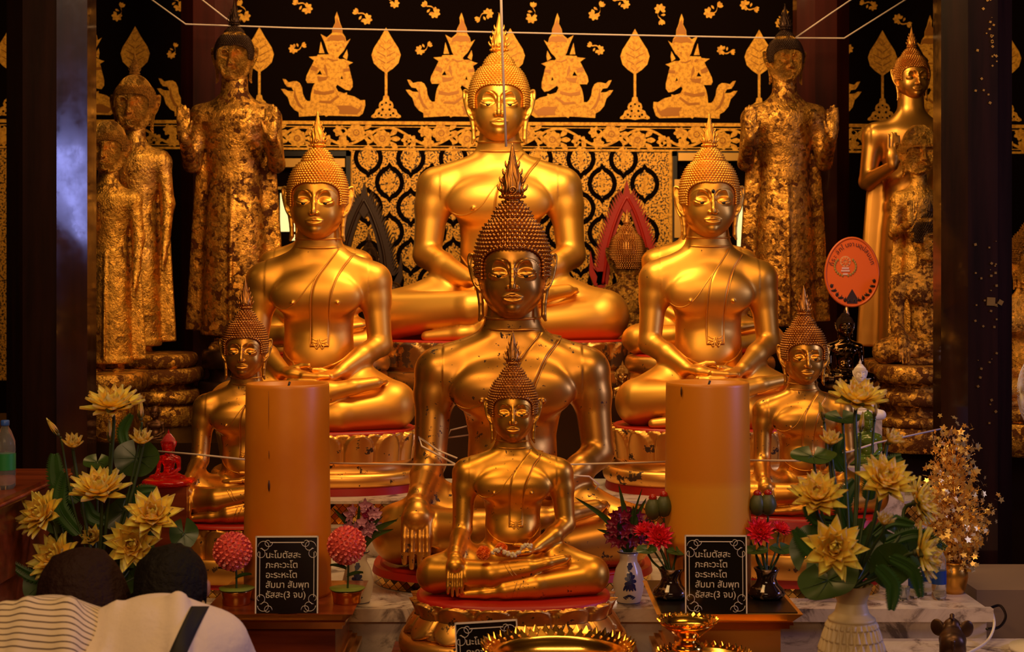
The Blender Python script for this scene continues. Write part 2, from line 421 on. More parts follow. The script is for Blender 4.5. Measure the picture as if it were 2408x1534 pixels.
# ------------------------------------------------------------------ seated bodies (1 unit = seat to chin)
def seated_field(W=.35, K=.55, pose='earth', cell=.006, arm=.062, waist=.172, elb=.40, nk=.088):
    F = Field((-K-.04,-.62,-.02), (K+.04,.30,1.12), cell)
    q = W/.35
    zs = [.06,.16,.25,.34,.42,.50,.58,.65,.71,.76,.80,.835,.865,.89,.93,1.12]
    a  = [.20,.21,.20,.188,waist+.004,waist,.180*q,.205*q,.230*q,.240*q,.238*q,.232*q,.218*q,.185*q,nk+.030,nk]
    b  = [.16,.16,.15,.135,.122,.120,.130,.146,.152,.146,.135,.118,.102,.090,.082,.080]
    cy = [.03,.03,.02,.01,.01,.015,.015,.01,.01,.015,.02,.025,.025,.02,.015,.01]
    F.prof(zs, a, b, cy, .0)
    # chest and belly modelling
    for s in (-1, 1):
        F.ell((s*.112*q,-.088,.685), (.115*q,.050,.085), .07)
        F.ell((s*.115*q,-.150,.655), (.008,.010,.008), .008)
    F.ell((0,-.080,.37), (.11,.050,.075), .08)
    # shoulders and arms
    r = arm
    for s in (-1, 1):
        sx = s*(W-.068*q)
        F.cone((s*.085,.02,.878), (sx,.015,.778), .062, .084, .06)
        F.ell((s*(W-.090*q),.018,.772), (.086*q,.086,.088), .06)
        down = (pose == 'earth' and s < 0)
        if down:
            e = (s*(W-.045),-.05,elb); w = (s*(W-.015),-.40,.30)
            F.chain([(sx,.02,.75,r*1.10),(s*(W-.056),.0,.67,r*1.05)], .06); F.chain([(s*(W-.056),.0,.67,r*1.05),(*e,r*.88)], .03)
            w = (s*(W-.02),-.20,.30)
            F.chain([(*e,r*.88),(s*(W-.03),-.12,.34,r*.86),(s*(W-.015),-.30,.285,r*.60)], .02)
            # hand hanging over the shin
            hx = s*(W-.01)
            F.chain([(hx,-.30,.285,.040),(hx,-.385,.250,.046),(hx,-.425,.215,.050)], .02, flat=(1,1.3))
            F.ell((hx,-.422,.215), (.060,.030,.052), .02)
            for i, (dx, ln) in enumerate(((-.043,.86),(-.015,1.0),(.015,.98),(.043,.86))):
                F.chain([(hx+dx,-.430,.200,.0165),(hx+dx*1.03,-.450,.145,.0160),(hx+dx*1.05,-.460,.090,.0145),(hx+dx*1.03,-.462,.160-.130*ln,.0105)], .005)
            F.chain([(hx-s*.045,-.40,.225,.022),(hx-s*.068,-.42,.17,.018),(hx-s*.072,-.438,.115,.013)], .012)
        else:
            e = (s*(W-.030),-.03,elb+.03)
            F.chain([(sx,.02,.75,r*1.10),(s*(W-.052),.005,.67,r*1.04)], .06); F.chain([(s*(W-.052),.005,.67,r*1.04),(*e,r*.86)], .03)
            w = (s*.15,-.26,.305)
            F.chain([(*e,r*.88),(s*(W-.11),-.14,.375,r*.80),(*w,r*.55)], .02)
            zz = .285 if (pose == 'earth' or s < 0) else .262
            F.chain([(*w,.036),(s*.085,-.33,zz+.01,.042),(s*.02,-.35,zz,.036)], .02, flat=(2,1.5))
            for i in range(4):
                yy = -.305-.026*i
                F.chain([(s*.03,yy,zz+.002,.016),(-s*.05,yy-.005,zz-.002,.014),(-s*(.115-.012*abs(i-1.5)),yy,zz-.002,.011)], .005)
            F.chain([(s*.11,-.30,zz+.03,.017),(s*.05,-.30,zz+.048,.015),(s*.01,-.315,zz+.052,.012)], .008)
    # legs
    kx = K-.125
    for s in (-1, 1):
        F.chain([(s*.10,.03,.14,.15),(s*(kx*.62),-.14,.155,.145),(s*kx,-.24,.128,.128)], .06)
    # lower shin (viewer's right knee to left) and its foot
    F.chain([(kx,-.26,.11,.112),(.15,-.40,.085,.085),(-.05,-.44,.065,.062)], .02)
    F.chain([(-.05,-.44,.06,.055),(-.18,-.435,.045,.045),(-.34,-.42,.032,.030)], .02, flat=(2,1.15))
    # upper shin and the sole resting on the other thigh
    F.chain([(-kx,-.27,.13,.115),(-.14,-.42,.165,.085),(.10,-.42,.205,.062)], .015)
    F.chain([(.10,-.42,.205,.058),(.22,-.40,.232,.046),(.33,-.355,.25,.036)], .012, flat=(2,1.15))
    for i in range(5): F.ell((.345+.006*i,-.36+.018*i,.252), (.028-.002*i,.012,.017), .005)
    return F
def surf(bvh, x, z, off=.004, y0=-2):
    h = bvh.ray_cast(Vector((x, y0, z)), Vector((0,1,0)))
    if h[0] is None: return None
    return Vector((h[0].x, h[0].y-off, h[0].z))
def draped_line(mb, bvh, pts, r, off=.0, n=6):
    pp = [surf(bvh, p.x, p.y, off) for p in spline([(x, z, 0) for x, z in pts], 6)]
    pp = [p for p in pp if p is not None]
    if len(pp) > 3:
        # smooth depth
        for _ in range(2): pp = [pp[0]]+[Vector((pp[i].x,(pp[i-1].y+2*pp[i].y+pp[i+1].y)/4,pp[i].z)) for i in range(1,len(pp)-1)]+[pp[-1]]
        N = len(pp)
        mb.tube(pp, [r*min(1,.3+i/3,.3+(N-1-i)/3) for i in range(N)], 6)
def strip(mb, bvh, inner, outer, off=.007, nu=7):
    A = [Vector(p) for p in spline([(x, z, 0) for x, z in inner], 6)]; B = [Vector(p) for p in spline([(x, z, 0) for x, z in outer], 6)]
    rows = []
    for p, q in zip(A, B):
        row = []
        for i in range(nu):
            t = i/(nu-1); g = surf(bvh, p.x+(q.x-p.x)*t, p.y+(q.y-p.y)*t, 0)
            row.append(g if g is not None else Vector((p.x+(q.x-p.x)*t, 0.05, p.y+(q.y-p.y)*t)))
        rows.append(row)
    for _ in range(3):
        for i in range(1, len(rows)-1):
            for j in range(nu): rows[i][j].y = (rows[i-1][j].y+2*rows[i][j].y+rows[i+1][j].y)/4
    n = len(rows); vs = []; 
    for r_ in rows:
        vs.append(r_[0]+Vector((0,.012,0)))
        for p in r_: vs.append(p+Vector((0,-off,0)))
        vs.append(r_[-1]+Vector((0,.012,0)))
    m = nu+2
    fs = [(i*m+j, (i+1)*m+j, (i+1)*m+j+1, i*m+j+1) for i in range(n-1) for j in range(m-1)]
    vs.append(rows[-1][nu//2]+Vector((0,.012,0)))
    fs.append(tuple([(n-1)*m+j for j in range(m)]+[n*m]))
    mb.add(vs, fs)
def robe_meshes(bvh, W, pose, hem=True, lr=.0038, nk=.09):
    q = W/.35
    sash = MB(); ed = MB()
    inner = [(.105*q,.938),(.085*q,.905),(.045*q,.85),(.0,.78),(-.022,.69),(-.028,.56),(-.028,.425)]
    outer = [(.190*q,.918),(.168*q,.885),(.13*q,.83),(.10*q,.76),(.080,.67),(.072,.56),(.070,.425)]
    strip(sash, bvh, inner, outer)
    for c in (inner, outer): draped_line(ed, bvh, c, lr, .007)
    draped_line(ed, bvh, [(.02*q,.815),(-.035,.745),(-.09,.668),(-.14*q,.628),(-.185*q,.625),(-.225*q,.65)], lr, .0)
    draped_line(ed, bvh, [(-.028,.425),(-.01,.438),(.008,.415),(.021,.44),(.036,.415),(.052,.438),(.070,.425)], lr, .007)
    for k in (0, 1, 2): draped_line(ed, bvh, [(-.022,.432+.02*k),(.006,.452+.012*k-.02),(.021,.468)], lr*.8, .009)
    for k in (0, 1, 2): draped_line(ed, bvh, [(.064,.432+.02*k),(.036,.452+.012*k-.02),(.021,.468)], lr*.8, .009)
    draped_line(ed, bvh, [(-.195,.425),(-.15,.365),(-.08,.325),(0,.312),(.08,.325),(.15,.365),(.195,.425)], lr*1.6, .0)
    for zz_, ra_, rb_ in ((.952, nk+.027, .0835), (.998, nk+.020, .0818)):
        ed.tube([(ra_*math.cos(2*PI*i/40), .013+rb_*math.sin(2*PI*i/40), zz_+.006*math.sin(2*PI*i/40)) for i in range(40)], .0060, 6, closed=True)
    if hem:
        draped_line(ed, bvh, [(-.06,.245),(-.03,.20),(.005,.155)], lr, .0); draped_line(ed, bvh, [(-.035,.25),(-.005,.20),(.03,.16)], lr, .0)
        draped_line(ed, bvh, [(.03,.13),(.015,.09),(-.005,.02)], lr, .0); draped_line(ed, bvh, [(.055,.12),(.04,.08),(.02,.02)], lr, .0)
    return sash.me('sash'), ed.me('robe_edge')
def bvh_of(me):
    n = len(me.vertices); co = np.empty(n*3, np.float32); me.vertices.foreach_get('co', co)
    return BVHTree.FromPolygons([tuple(p) for p in co.reshape(-1,3).tolist()], [tuple(p.vertices) for p in me.polygons])
# ------------------------------------------------------------------ materials
def mat(name, col, rough=.5, metal=0.0, **kw):
    m = bpy.data.materials.new(name); m.use_nodes = True
    b = m.node_tree.nodes['Principled BSDF']
    b.inputs['Base Color'].default_value = (*col, 1); b.inputs['Roughness'].default_value = rough; b.inputs['Metallic'].default_value = metal
    for k, v in kw.items(): b.inputs[k.replace('_', ' ')].default_value = v
    return m
def nodes(m): return m.node_tree.nodes, m.node_tree.links, m.node_tree.nodes['Principled BSDF']
def noise(N, L, scale, detail=4, rough=.55, coord='Object', vor=False):
    tc = N.new('ShaderNodeTexCoord')
    n = N.new('ShaderNodeTexVoronoi' if vor else 'ShaderNodeTexNoise'); n.inputs['Scale'].default_value = scale
    if not vor: n.inputs['Detail'].default_value = detail; n.inputs['Roughness'].default_value = rough
    L.new(tc.outputs[coord], n.inputs['Vector']); return n
def ramp(N, L, src, stops):
    r = N.new('ShaderNodeValToRGB'); e = r.color_ramp.elements
    while len(e) > 2: e.remove(e[-1])
    for i, (p, c) in enumerate(stops):
        x = e[i] if i < 2 else e.new(p)
        x.position = p; x.color = (c, c, c, 1) if isinstance(c, (int, float)) else (*c, 1)
    L.new(src, r.inputs[0]); return r
def bump(N, L, b, src, st, dist=.002):
    u = N.new('ShaderNodeBump'); u.inputs['Strength'].default_value = st; u.inputs['Distance'].default_value = dist
    L.new(src, u.inputs['Height']); L.new(u.outputs[0], b.inputs['Normal'])
def mix(N, L, fac, a, c):
    x = N.new('ShaderNodeMix'); x.data_type = 'RGBA'; L.new(fac, x.inputs[0])
    for k, v in ((6, a), (7, c)):
        if isinstance(v, tuple): x.inputs[k].default_value = (*v, 1)
        else: L.new(v, x.inputs[k])
    return x.outputs[2]
def paint_gold(name, col=(.86,.42,.075), rough=.34, wear=.0, wscale=9, speck=.0, dark=(.05,.018,.006), tone=.0, k=1.0):
    MET = .93
    """smooth gilded paint; wear = share of worn patches, speck = small dark flecks"""
    m = mat(name, col, rough, MET); N, L, b = nodes(m)
    base = None
    n = noise(N, L, 3.5*k, 3); r = ramp(N, L, n.outputs[0], [(.3, tuple(c*(1-tone) for c in col)), (.7, tuple(min(1, c*(1+tone)) for c in col))])
    base = r.outputs[0]
    msk = None
    if wear > 0 or speck > 0:
        n1 = noise(N, L, wscale*k, 6, .65); r1 = ramp(N, L, n1.outputs[0], [(.70-wear*.35-.015, 0), (.70-wear*.35, 1)])
        n2 = noise(N, L, 38*k, 5, .65); n3 = noise(N, L, 6*k, 2)
        mul = N.new('ShaderNodeMath'); mul.operation = 'MULTIPLY_ADD'; mul.inputs[1].default_value = .45; L.new(n3.outputs[0], mul.inputs[0]); L.new(n2.outputs[0], mul.inputs[2])
        r2 = ramp(N, L, mul.outputs[0], [(1.02-speck-.01, 0), (1.02-speck, 1)])
        mx = N.new('ShaderNodeMath'); mx.operation = 'MAXIMUM'
        L.new(r1.outputs[0], mx.inputs[0]); L.new(r2.outputs[0], mx.inputs[1])
        if wear <= 0: mx.inputs[0].default_value = 0; L.remove(mx.inputs[0].links[0])
        if speck <= 0: mx.inputs[1].default_value = 0; L.remove(mx.inputs[1].links[0])
        msk = mx.outputs[0]
        L.new(mix(N, L, msk, base, dark), b.inputs['Base Color'])
        rr = ramp(N, L, msk, [(0, rough), (1, .6)]); L.new(rr.outputs[0], b.inputs['Roughness'])
        mm = ramp(N, L, msk, [(0, MET), (1, .25)]); L.new(mm.outputs[0], b.inputs['Metallic'])
        bump(N, L, b, msk, -.25, .002)
    else: L.new(base, b.inputs['Base Color'])
    return m
def leaf_gold(name, cover=.6, scale=22, col=(.88,.44,.07), dark=(.10,.032,.008), bst=.9, rough=.33, k=1.0):
    """old lacquer covered in pressed squares and crumbs of gold leaf"""
    m = mat(name, col, rough, 1.0); N, L, b = nodes(m)
    v = noise(N, L, scale*k, vor=True); n = noise(N, L, 7*k, 6, .75); f = noise(N, L, 90*k, 3, .7)
    s = N.new('ShaderNodeSeparateColor'); L.new(v.outputs['Color'], s.inputs[0])
    a = N.new('ShaderNodeMath'); a.operation = 'MULTIPLY_ADD'; a.inputs[1].default_value = .28; L.new(s.outputs[0], a.inputs[0]); L.new(n.outputs[0], a.inputs[2])
    a2 = N.new('ShaderNodeMath'); a2.operation = 'MULTIPLY_ADD'; a2.inputs[1].default_value = .45; L.new(f.outputs[0], a2.inputs[0]); L.new(a.outputs[0], a2.inputs[2])
    t = 1.10-cover*.42
    r = ramp(N, L, a2.outputs[0], [(0, 0), (1, 1)]); mr = N.new('ShaderNodeMapRange'); mr.inputs[1].default_value = t-.13; mr.inputs[2].default_value = t+.06
    L.new(a2.outputs[0], mr.inputs[0]); N.remove(r)
    tint = ramp(N, L, s.outputs[1], [(0, tuple(c*.55 for c in col)), (1, tuple(min(1, c*1.1) for c in col))])
    L.new(mix(N, L, mr.outputs[0], dark, tint.outputs[0]), b.inputs['Base Color'])
    ro = ramp(N, L, s.outputs[2], [(0, rough-.08), (1, rough+.22)]); L.new(ro.outputs[0], b.inputs['Roughness'])
    b.inputs['Specular IOR Level'].default_value = .04; mm = ramp(N, L, mr.outputs[0], [(0, .0), (1, 1.0)]); L.new(mm.outputs[0], b.inputs['Metallic'])
    bump(N, L, b, a2.outputs[0], bst, .012/k); return m
G_A = paint_gold('bright_gold_paint', (.90,.48,.08), .46, tone=.04)
G_C = paint_gold('satin_gold_paint', (.84,.41,.055), .46, speck=.03, tone=.08)
G_D = paint_gold('satin_gold_paint_worn', (.82,.41,.06), .45, speck=.05, tone=.08)
G_B = paint_gold('old_gold_paint', (.62,.29,.045), .37, wear=.0, speck=.125, tone=.22)
G_E = paint_gold('speckled_gold_paint', (.76,.36,.04), .38, speck=.10, tone=.10)
G_F = paint_gold('small_statue_gold', (.68,.32,.045), .38, speck=.11, tone=.14)
G_P = paint_gold('pedestal_gold', (.82,.42,.085), .38, wear=.24, wscale=14, speck=.08, tone=.2)
G_PW = paint_gold('worn_pedestal_gold', (.60,.32,.09), .42, wear=.42, wscale=11, speck=.1, tone=.3, dark=(.10,.045,.025))
HV = {}
def headmat(m, fn, *a, **kw): HV[m.name] = fn(m.name+'_face', *a, k=.13, **kw)
headmat(G_A, paint_gold, (.90,.48,.08), .43, tone=.03); headmat(G_C, paint_gold, (.84,.41,.055), .42, tone=.04); headmat(G_D, paint_gold, (.82,.41,.06), .42, tone=.04)
headmat(G_B, paint_gold, (.60,.28,.045), .34, speck=.08, tone=.15); headmat(G_E, paint_gold, (.74,.35,.04), .35, speck=.08, tone=.08); headmat(G_F, paint_gold, (.68,.32,.045), .35, speck=.09, tone=.1)
G_H = mat('hair_gold', (.62,.28,.055), .36, 1.0)
G_HB = mat('bronze_gold', (.50,.22,.05), .36, 1.0)
LEAF_H = leaf_gold('flaking_gold_leaf', .58, 55, col=(.80,.38,.06), dark=(.07,.02,.006))
LEAF_I = leaf_gold('dense_gold_leaf', .60, 62, col=(.72,.34,.055), dark=(.07,.02,.006))
LEAF_J = leaf_gold('thick_gold_leaf', .80, 42)
LEAF_D = leaf_gold('sparse_gold_leaf', .45, 34)
LEAF_Q = leaf_gold('pedestal_gold_leaf', .30, 40)
for m_, c_, s_ in ((LEAF_H,.80,30),(LEAF_I,.82,36),(LEAF_J,.92,26),(LEAF_D,.60,34)): HV[m_.name] = leaf_gold(m_.name+'_face', c_, s_, k=.09)
G_POL = mat('polished_gold', (.95,.50,.08), .16, 1.0)
BLACK = mat('black_lacquer', (.006,.003,.002), .35)
DARKHAIR = mat('dark_bronze', (.05,.022,.010), .38, .8)
EYE = mat('black_inlay', (.004,.003,.003), .15)
RED = mat('red_cloth', (.42,.012,.004), .42)
REDW = mat('red_lacquer', (.36,.010,.004), .3)
G_ST = mat('brushed_gold', (.92,.50,.09), .30, .75)
STENCIL = mat('gilded_stencil', (.88,.42,.035), .55, .2); N, L, b = nodes(STENCIL)
n = noise(N, L, 45, 4, .7); L.new(ramp(N, L, n.outputs[0], [(.40, (.62,.26,.015)), (.55, (.95,.47,.04))]).outputs[0], b.inputs['Base Color'])
STENCIL_D = mat('gilded_stencil_fine_lines', (.40,.14,.008), .45, .3)
LATT = mat('gilded_lattice', (.80,.36,.03), .42, .35); N, L, b = nodes(LATT)
n = noise(N, L, 85, 3, .5); L.new(ramp(N, L, n.outputs[0], [(.44, (.02,.008,.003)), (.49, (.85,.40,.035))]).outputs[0], b.inputs['Base Color'])
WALLB = mat('black_wall_lacquer', (.005,.002,.0015), .9, Specular_IOR_Level=.04)
def wood(name, c1, c2, rough=.3, sc=(18,18,1.2), wet=.0):
    m = mat(name, c1, rough); N, L, b = nodes(m)
    tc = N.new('ShaderNodeTexCoord'); mp = N.new('ShaderNodeMapping'); mp.inputs['Scale'].default_value = sc
    n = N.new('ShaderNodeTexNoise'); n.inputs['Scale'].default_value = 1; n.inputs['Detail'].default_value = 6; n.inputs['Roughness'].default_value = .6
    L.new(tc.outputs['Object'], mp.inputs[0]); L.new(mp.outputs[0], n.inputs['Vector'])
    L.new(ramp(N, L, n.outputs[0], [(.3, c1), (.7, c2)]).outputs[0], b.inputs['Base Color'])
    bump(N, L, b, n.outputs[0], .12, .003); nn = noise(N, L, 7, 5, .7); L.new(ramp(N, L, nn.outputs[0], [(.35, .03), (.65, .16)]).outputs[0], b.inputs['Coat Roughness']); b.inputs['Coat Weight'].default_value = 1.0 if name.startswith('dark_pillar') else .3; b.inputs['Coat Roughness'].default_value = .07; b.inputs['Specular IOR Level'].default_value = .15
    return m
PIL = wood('dark_pillar_wood', (.006,.002,.0015), (.022,.006,.004), .4)
PILR = wood('red_pillar_wood', (.022,.003,.002), (.05,.006,.004), .4)
TABW = wood('red_brown_table_wood', (.10,.018,.006), (.26,.05,.015), .28, (2,20,20))
MARB = mat('white_marble', (.62,.52,.46), .22); N, L, b = nodes(MARB)
n = noise(N, L, 5, 8, .65); n.inputs['Distortion'].default_value = 1.6
L.new(ramp(N, L, n.outputs[0], [(.36, (.16,.12,.11)), (.47, (.60,.50,.44)), (.6, (.70,.60,.53))]).outputs[0], b.inputs['Base Color'])
MIRT = mat('gold_mirror_tiles', (.85,.50,.10), .12, 1.0); N, L, b = nodes(MIRT)
# diagonal mosaic: facets tilted at random
tc = N.new('ShaderNodeTexCoord'); sp = N.new('ShaderNodeSeparateXYZ'); L.new(tc.outputs['Object'], sp.inputs[0])
def ma(op, a, c):
    x = N.new('ShaderNodeMath'); x.operation = op
    for i, v in enumerate((a, c)):
        if v is None: continue
        if isinstance(v, (int, float)): x.inputs[i].default_value = v
        else: L.new(v, x.inputs[i])
    return x.outputs[0]
T = .032
p1 = ma('MULTIPLY', ma('ADD', sp.outputs[0], sp.outputs[2]), 1/T); p2 = ma('MULTIPLY', ma('SUBTRACT', sp.outputs[0], sp.outputs[2]), 1/T)
f1 = ma('FRACT', p1, None); f2 = ma('FRACT', p2, None)
cb = N.new('ShaderNodeCombineXYZ'); L.new(ma('FLOOR', p1, None), cb.inputs[0]); L.new(ma('FLOOR', p2, None), cb.inputs[1])
wn = N.new('ShaderNodeTexWhiteNoise'); L.new(cb.outputs[0], wn.inputs[0])
edge = ma('MINIMUM', ma('MINIMUM', f1, ma('SUBTRACT', 1, f1)), ma('MINIMUM', f2, ma('SUBTRACT', 1, f2)))
line = ma('LESS_THAN', edge, .045)
cr = ramp(N, L, wn.outputs['Value'], [(0, (.75,.42,.08)), (.85, (.98,.66,.18)), (.9, (.06,.03,.01))])
L.new(mix(N, L, line, cr.outputs[0], (.03,.02,.01)), b.inputs['Base Color'])
vm = N.new('ShaderNodeVectorMath'); vm.operation = 'SUBTRACT'; L.new(wn.outputs['Color'], vm.inputs[0]); vm.inputs[1].default_value = (.5,.5,.5)
vs_ = N.new('ShaderNodeVectorMath'); vs_.operation = 'SCALE'; L.new(vm.outputs[0], vs_.inputs[0]); vs_.inputs['Scale'].default_value = .35
ge = N.new('ShaderNodeNewGeometry'); va = N.new('ShaderNodeVectorMath'); va.operation = 'ADD'; L.new(ge.outputs['Normal'], va.inputs[0]); L.new(vs_.outputs[0], va.inputs[1])
vn = N.new('ShaderNodeVectorMath'); vn.operation = 'NORMALIZE'; L.new(va.outputs[0], vn.inputs[0]); L.new(vn.outputs[0], b.inputs['Normal'])
def lit(name, col, st):
    m = mat(name, (0,0,0), .5); b = m.node_tree.nodes['Principled BSDF']; b.inputs['Emission Color'].default_value = (*col, 1); b.inputs['Emission Strength'].default_value = st; return m
LITW = lit('daylit_glass', (1,.78,.30), 1.3)
# ------------------------------------------------------------------ back wall with gilded stencils
DW = 9.6
def wp(px, py): return (X(px, DW), Z(py+.0055*(px-1000), DW))
wall = MB()
wall.box((0, DW+.1, 2.2), (7.6, .2, 4.4), 0)
FIG = [(865,-12),(838,60),(845,130),(805,210),(800,270),(730,330),(648,285),(700,400),(740,520),(760,555),(700,556),(610,560),(600,580),(490,590),(520,610),(560,640),(500,760),(460,840),(450,900),(470,940),(570,940),(540,1000),(520,1080),(510,1180),(470,1180),(440,1150),(410,1080),(400,1000),(370,940),(330,915),(280,915),(220,930),(180,890),(140,885),(170,950),(200,990),(260,1000),(290,1050),(240,1048),(210,1044),(170,1020),(120,1020),(160,1080),(210,1130),(240,1230),(300,1300),(355,1330),(360,1390),(700,1370),(720,1390),(750,1375),(1160,1385),(1210,1350),(1245,1240),(1240,1165),(1180,1170),(1100,1120),(1000,1095),(1000,1065),(960,1075),(880,1050),(850,990),(870,960),(980,1030),(1040,1040),(1075,990),(1075,920),(1050,820),(1020,700),(1080,665),(1030,650),(960,620),(900,620),(880,600),(900,570),(950,520),(1000,430),(1045,350),(990,385),(975,320),(940,270),(935,205),(905,130),(890,60)]
BLK = [[(640,768),(600,825),(665,825)],[(932,838),(915,880),(947,890)],[(700,440),(712,560),(735,552)]]
GEX = [[(650,385),(625,540),(700,540)],[(1000,490),(945,590),(1000,630),(1012,560)]]
DRK = [[(865,60),(852,130),(810,215),(806,262),(936,262),(930,205),(898,130)],[(790,300),(740,345),(735,385),(790,370),(880,378),(950,368),(985,390),(972,330),(935,300)],
       [(700,690),(690,760),(740,850),(735,760),(715,700)],[(640,600),(680,640),(700,620),(670,590)],[(530,700),(510,760),(600,790),(615,740)],[(950,750),(955,790),(1040,780),(1035,740)],[(600,850),(620,920),(720,900),(760,850),(690,860)],
       [(560,1030),(555,1080),(700,1100),(830,1070),(830,1030),(690,1060)],[(620,1200),(780,1215),(900,1120),(880,1100),(770,1180),(640,1175)],[(860,1240),(900,1300),(890,1350),(1130,1360),(1190,1300),(1200,1220),(1150,1290),(1050,1240)],
       [(300,1000),(290,1120),(350,1250),(430,1290),(360,1200),(320,1100)],[(835,425),(838,445),(872,445),(865,428)],[(900,455),(905,470),(925,468),(922,455)],[(865,500),(862,520),(890,520),(888,505)],[(740,600),(820,632),(880,625),(880,640),(810,650),(740,620)]]
def put_poly(pts, cx, flip, y, mi):
    out = []
    for x, yy in pts:
        px, py = x/5.68+640, yy/5.68+30
        px = (cx+(px-790)) if not flip else (cx-(px-790))
        out.append((X(px, DW), Z(py+.0055*(cx-790), DW)))
    wall.flat(out, y, mi)
for cx, fl in ((206,0),(498,0),(790,0),(1083,0),(1313,1),(1605,1),(1897,1),(2189,1),(2481,1)):
    put_poly(FIG, cx, fl, DW-.002, 1)
    for p in GEX: put_poly(p, cx, fl, DW-.002, 1)
    for p in BLK: put_poly(p, cx, fl, DW-.004, 0)
    for p in DRK: put_poly(p, cx, fl, DW-.004, 2)
LEAFP = [(1525,195),(1600,330),(1690,470),(1720,560),(1690,670),(1620,740),(1540,795)]
LEAFP = LEAFP+[(3050-x, y) for x, y in LEAFP[::-1][:-1]]
BASEP = [(1525,1095),(1560,1110),(1570,1165),(1610,1195),(1625,1240),(1615,1270),(1660,1290),(1680,1340),(1720,1370),(1725,1392),(1690,1405),(1640,1395),(1580,1400),(1525,1412)]
BASEP = BASEP+[(3050-x, y) for x, y in BASEP[::-1][1:-1]]
for cx in (25, 318, 610, 908, 1200, 1493, 1785, 2075, 2367):
    q = lambda pts, y, mi: put_poly([(x-1525+852, yy) for x, yy in pts], cx, 0, y, mi)
    q(LEAFP, DW-.002, 1); q([(1508,780),(1542,780),(1542,1340),(1508,1340)], DW-.0025, 1); q(BASEP, DW-.002, 1)
    for k in range(5):
        zz = 330+k*90; ww = (60, 100, 130, 120, 70)[k]
        for sg in (-1, 1): q([(1525+sg*8, zz+60),(1525+sg*ww, zz),(1525+sg*(ww-10), zz+14),(1525+sg*8, zz+78)], DW-.004, 2)
    for dx, dz, r in ((0,1200,14),(55,1225,14),(-55,1225,14),(45,1290,16),(-45,1290,16),(95,1340,15),(-95,1340,15),(0,1360,10),(60,1365,14),(-60,1365,14),(140,1375,8),(-140,1375,8)):
        q([(1525+dx+r*math.cos(a), dz+r*math.sin(a)) for a in [2*PI*i/8 for i in range(8)]], DW-.005, 0)
rnd = random.Random(7)
def petal2(cx, cy, a, L_, w, y, mi=1):
    pts = []
    for t, s in ((0,0),(.3,.35),(.6,.5),(.85,.3),(1,0),(.85,-.3),(.6,-.5),(.3,-.35)):
        px = cx+math.cos(a)*t*L_-math.sin(a)*s*w; py = cy+math.sin(a)*t*L_+math.cos(a)*s*w; pts.append(wp(px, py))
    wall.flat(pts[::-1], y, mi)
def blossom(px, py, r, a0, n=7):
    py -= .0055*(px-1000)
    for k in range(n-1): petal2(px, py, a0+(k-(n-2)/2)*.85, r, r*.62, DW-.002-.0003*(k % 2))
    # stem and curled leaf
    bx, by = px-math.cos(a0)*r*1.7, py-math.sin(a0)*r*1.7
    for k in range(3): petal2(bx, by, a0+PI+(k-1)*.5, r*1.0, r*.55, DW-.0025-.0002*k)
    st = [(px+(bx-px)*t+math.sin(t*PI)*r*.5*math.sin(a0), py+(by-py)*t-math.sin(t*PI)*r*.5*math.cos(a0)) for t in [i/8 for i in range(9)]]
    wall.flat([wp(x, y-1.2) for x, y in st]+[wp(x, y+1.8) for x, y in st[::-1]], DW-.0022, 1)
    petal2(px-math.cos(a0)*r, py-math.sin(a0)*r, a0+PI/2, r*.8, r*.4, DW-.0018)
for px, py, r, a in ((275,38,13,2),(421,15,13,.9),(575,38,15,1.2),(722,20,14,.5),(862,45,14,.6),(928,8,12,1.2),(1022,30,14,.7),(1148,32,13,-.5),(1250,42,14,1.7),(1397,35,14,2.2),(1470,10,12,.5),(1552,22,14,-1.7),(1668,30,14,2.5),(1752,12,13,3.5),(1835,55,13,2),(2052,14,12,.3),(2112,45,13,3.6),(403,128,11,2),(690,115,12,2.8),(988,118,12,2.6),(1410,118,12,.5),(1697,118,12,3.3),(1995,115,12,.2),(2290,118,12,.2),(2330,30,13,1),(130,30,13,1),(150,120,12,2)):
    blossom(px, py, r, a)
def wbar(x0, x1, y0, y1, y, mi):
    wall.flat([wp(x0,y1), wp(x1,y1), wp(x1,y0), wp(x0,y0)], y, mi)
wbar(-60,2480,286,294,DW-.006,1); wbar(-60,2480,349,354,DW-.006,1); wbar(-60,2480,298,300,DW-.004,1); wbar(-60,2480,343,345,DW-.004,1)
xs = [-60+4*i for i in range(636)]
vine = lambda x: 321-20*math.cos(2*PI*(x-912)/200)
for i in range(0, len(xs)-1, 12):
    g = xs[i:i+13]
    wall.flat([wp(x, vine(x)+3.2) for x in g]+[wp(x, vine(x)-3.2) for x in g[::-1]], DW-.005, 1)
for k in range(-5, 9):
    for fx, fy in ((838+200*k, 313), (899+200*k, 327)):
        for q in range(9): petal2(fx, fy, 2*PI*q/9, 22, 17, DW-.0030-.0002*(q % 3))
        wall.flat([wp(fx+8*math.cos(a), fy-8*math.sin(a)) for a in [2*PI*i/12 for i in range(12)]], DW-.0045, 2)
        for q in range(5): petal2(fx, fy, 2*PI*q/5, 6, 5, DW-.0048)
        for sg in (-1, 1):
            for q in range(3): petal2(fx+sg*17, fy+(q-1)*6, (0 if sg > 0 else PI)+(q-1)*.75, 26, 13, DW-.0022-.0003*q)
    for fx, fy in ((958+200*k, 330), (768+200*k, 332), (998+200*k, 309), (806+200*k, 335)):
        for q in range(6): petal2(fx, fy, 2*PI*q/6+k, 15, 10, DW-.0026-.0002*(q % 3))
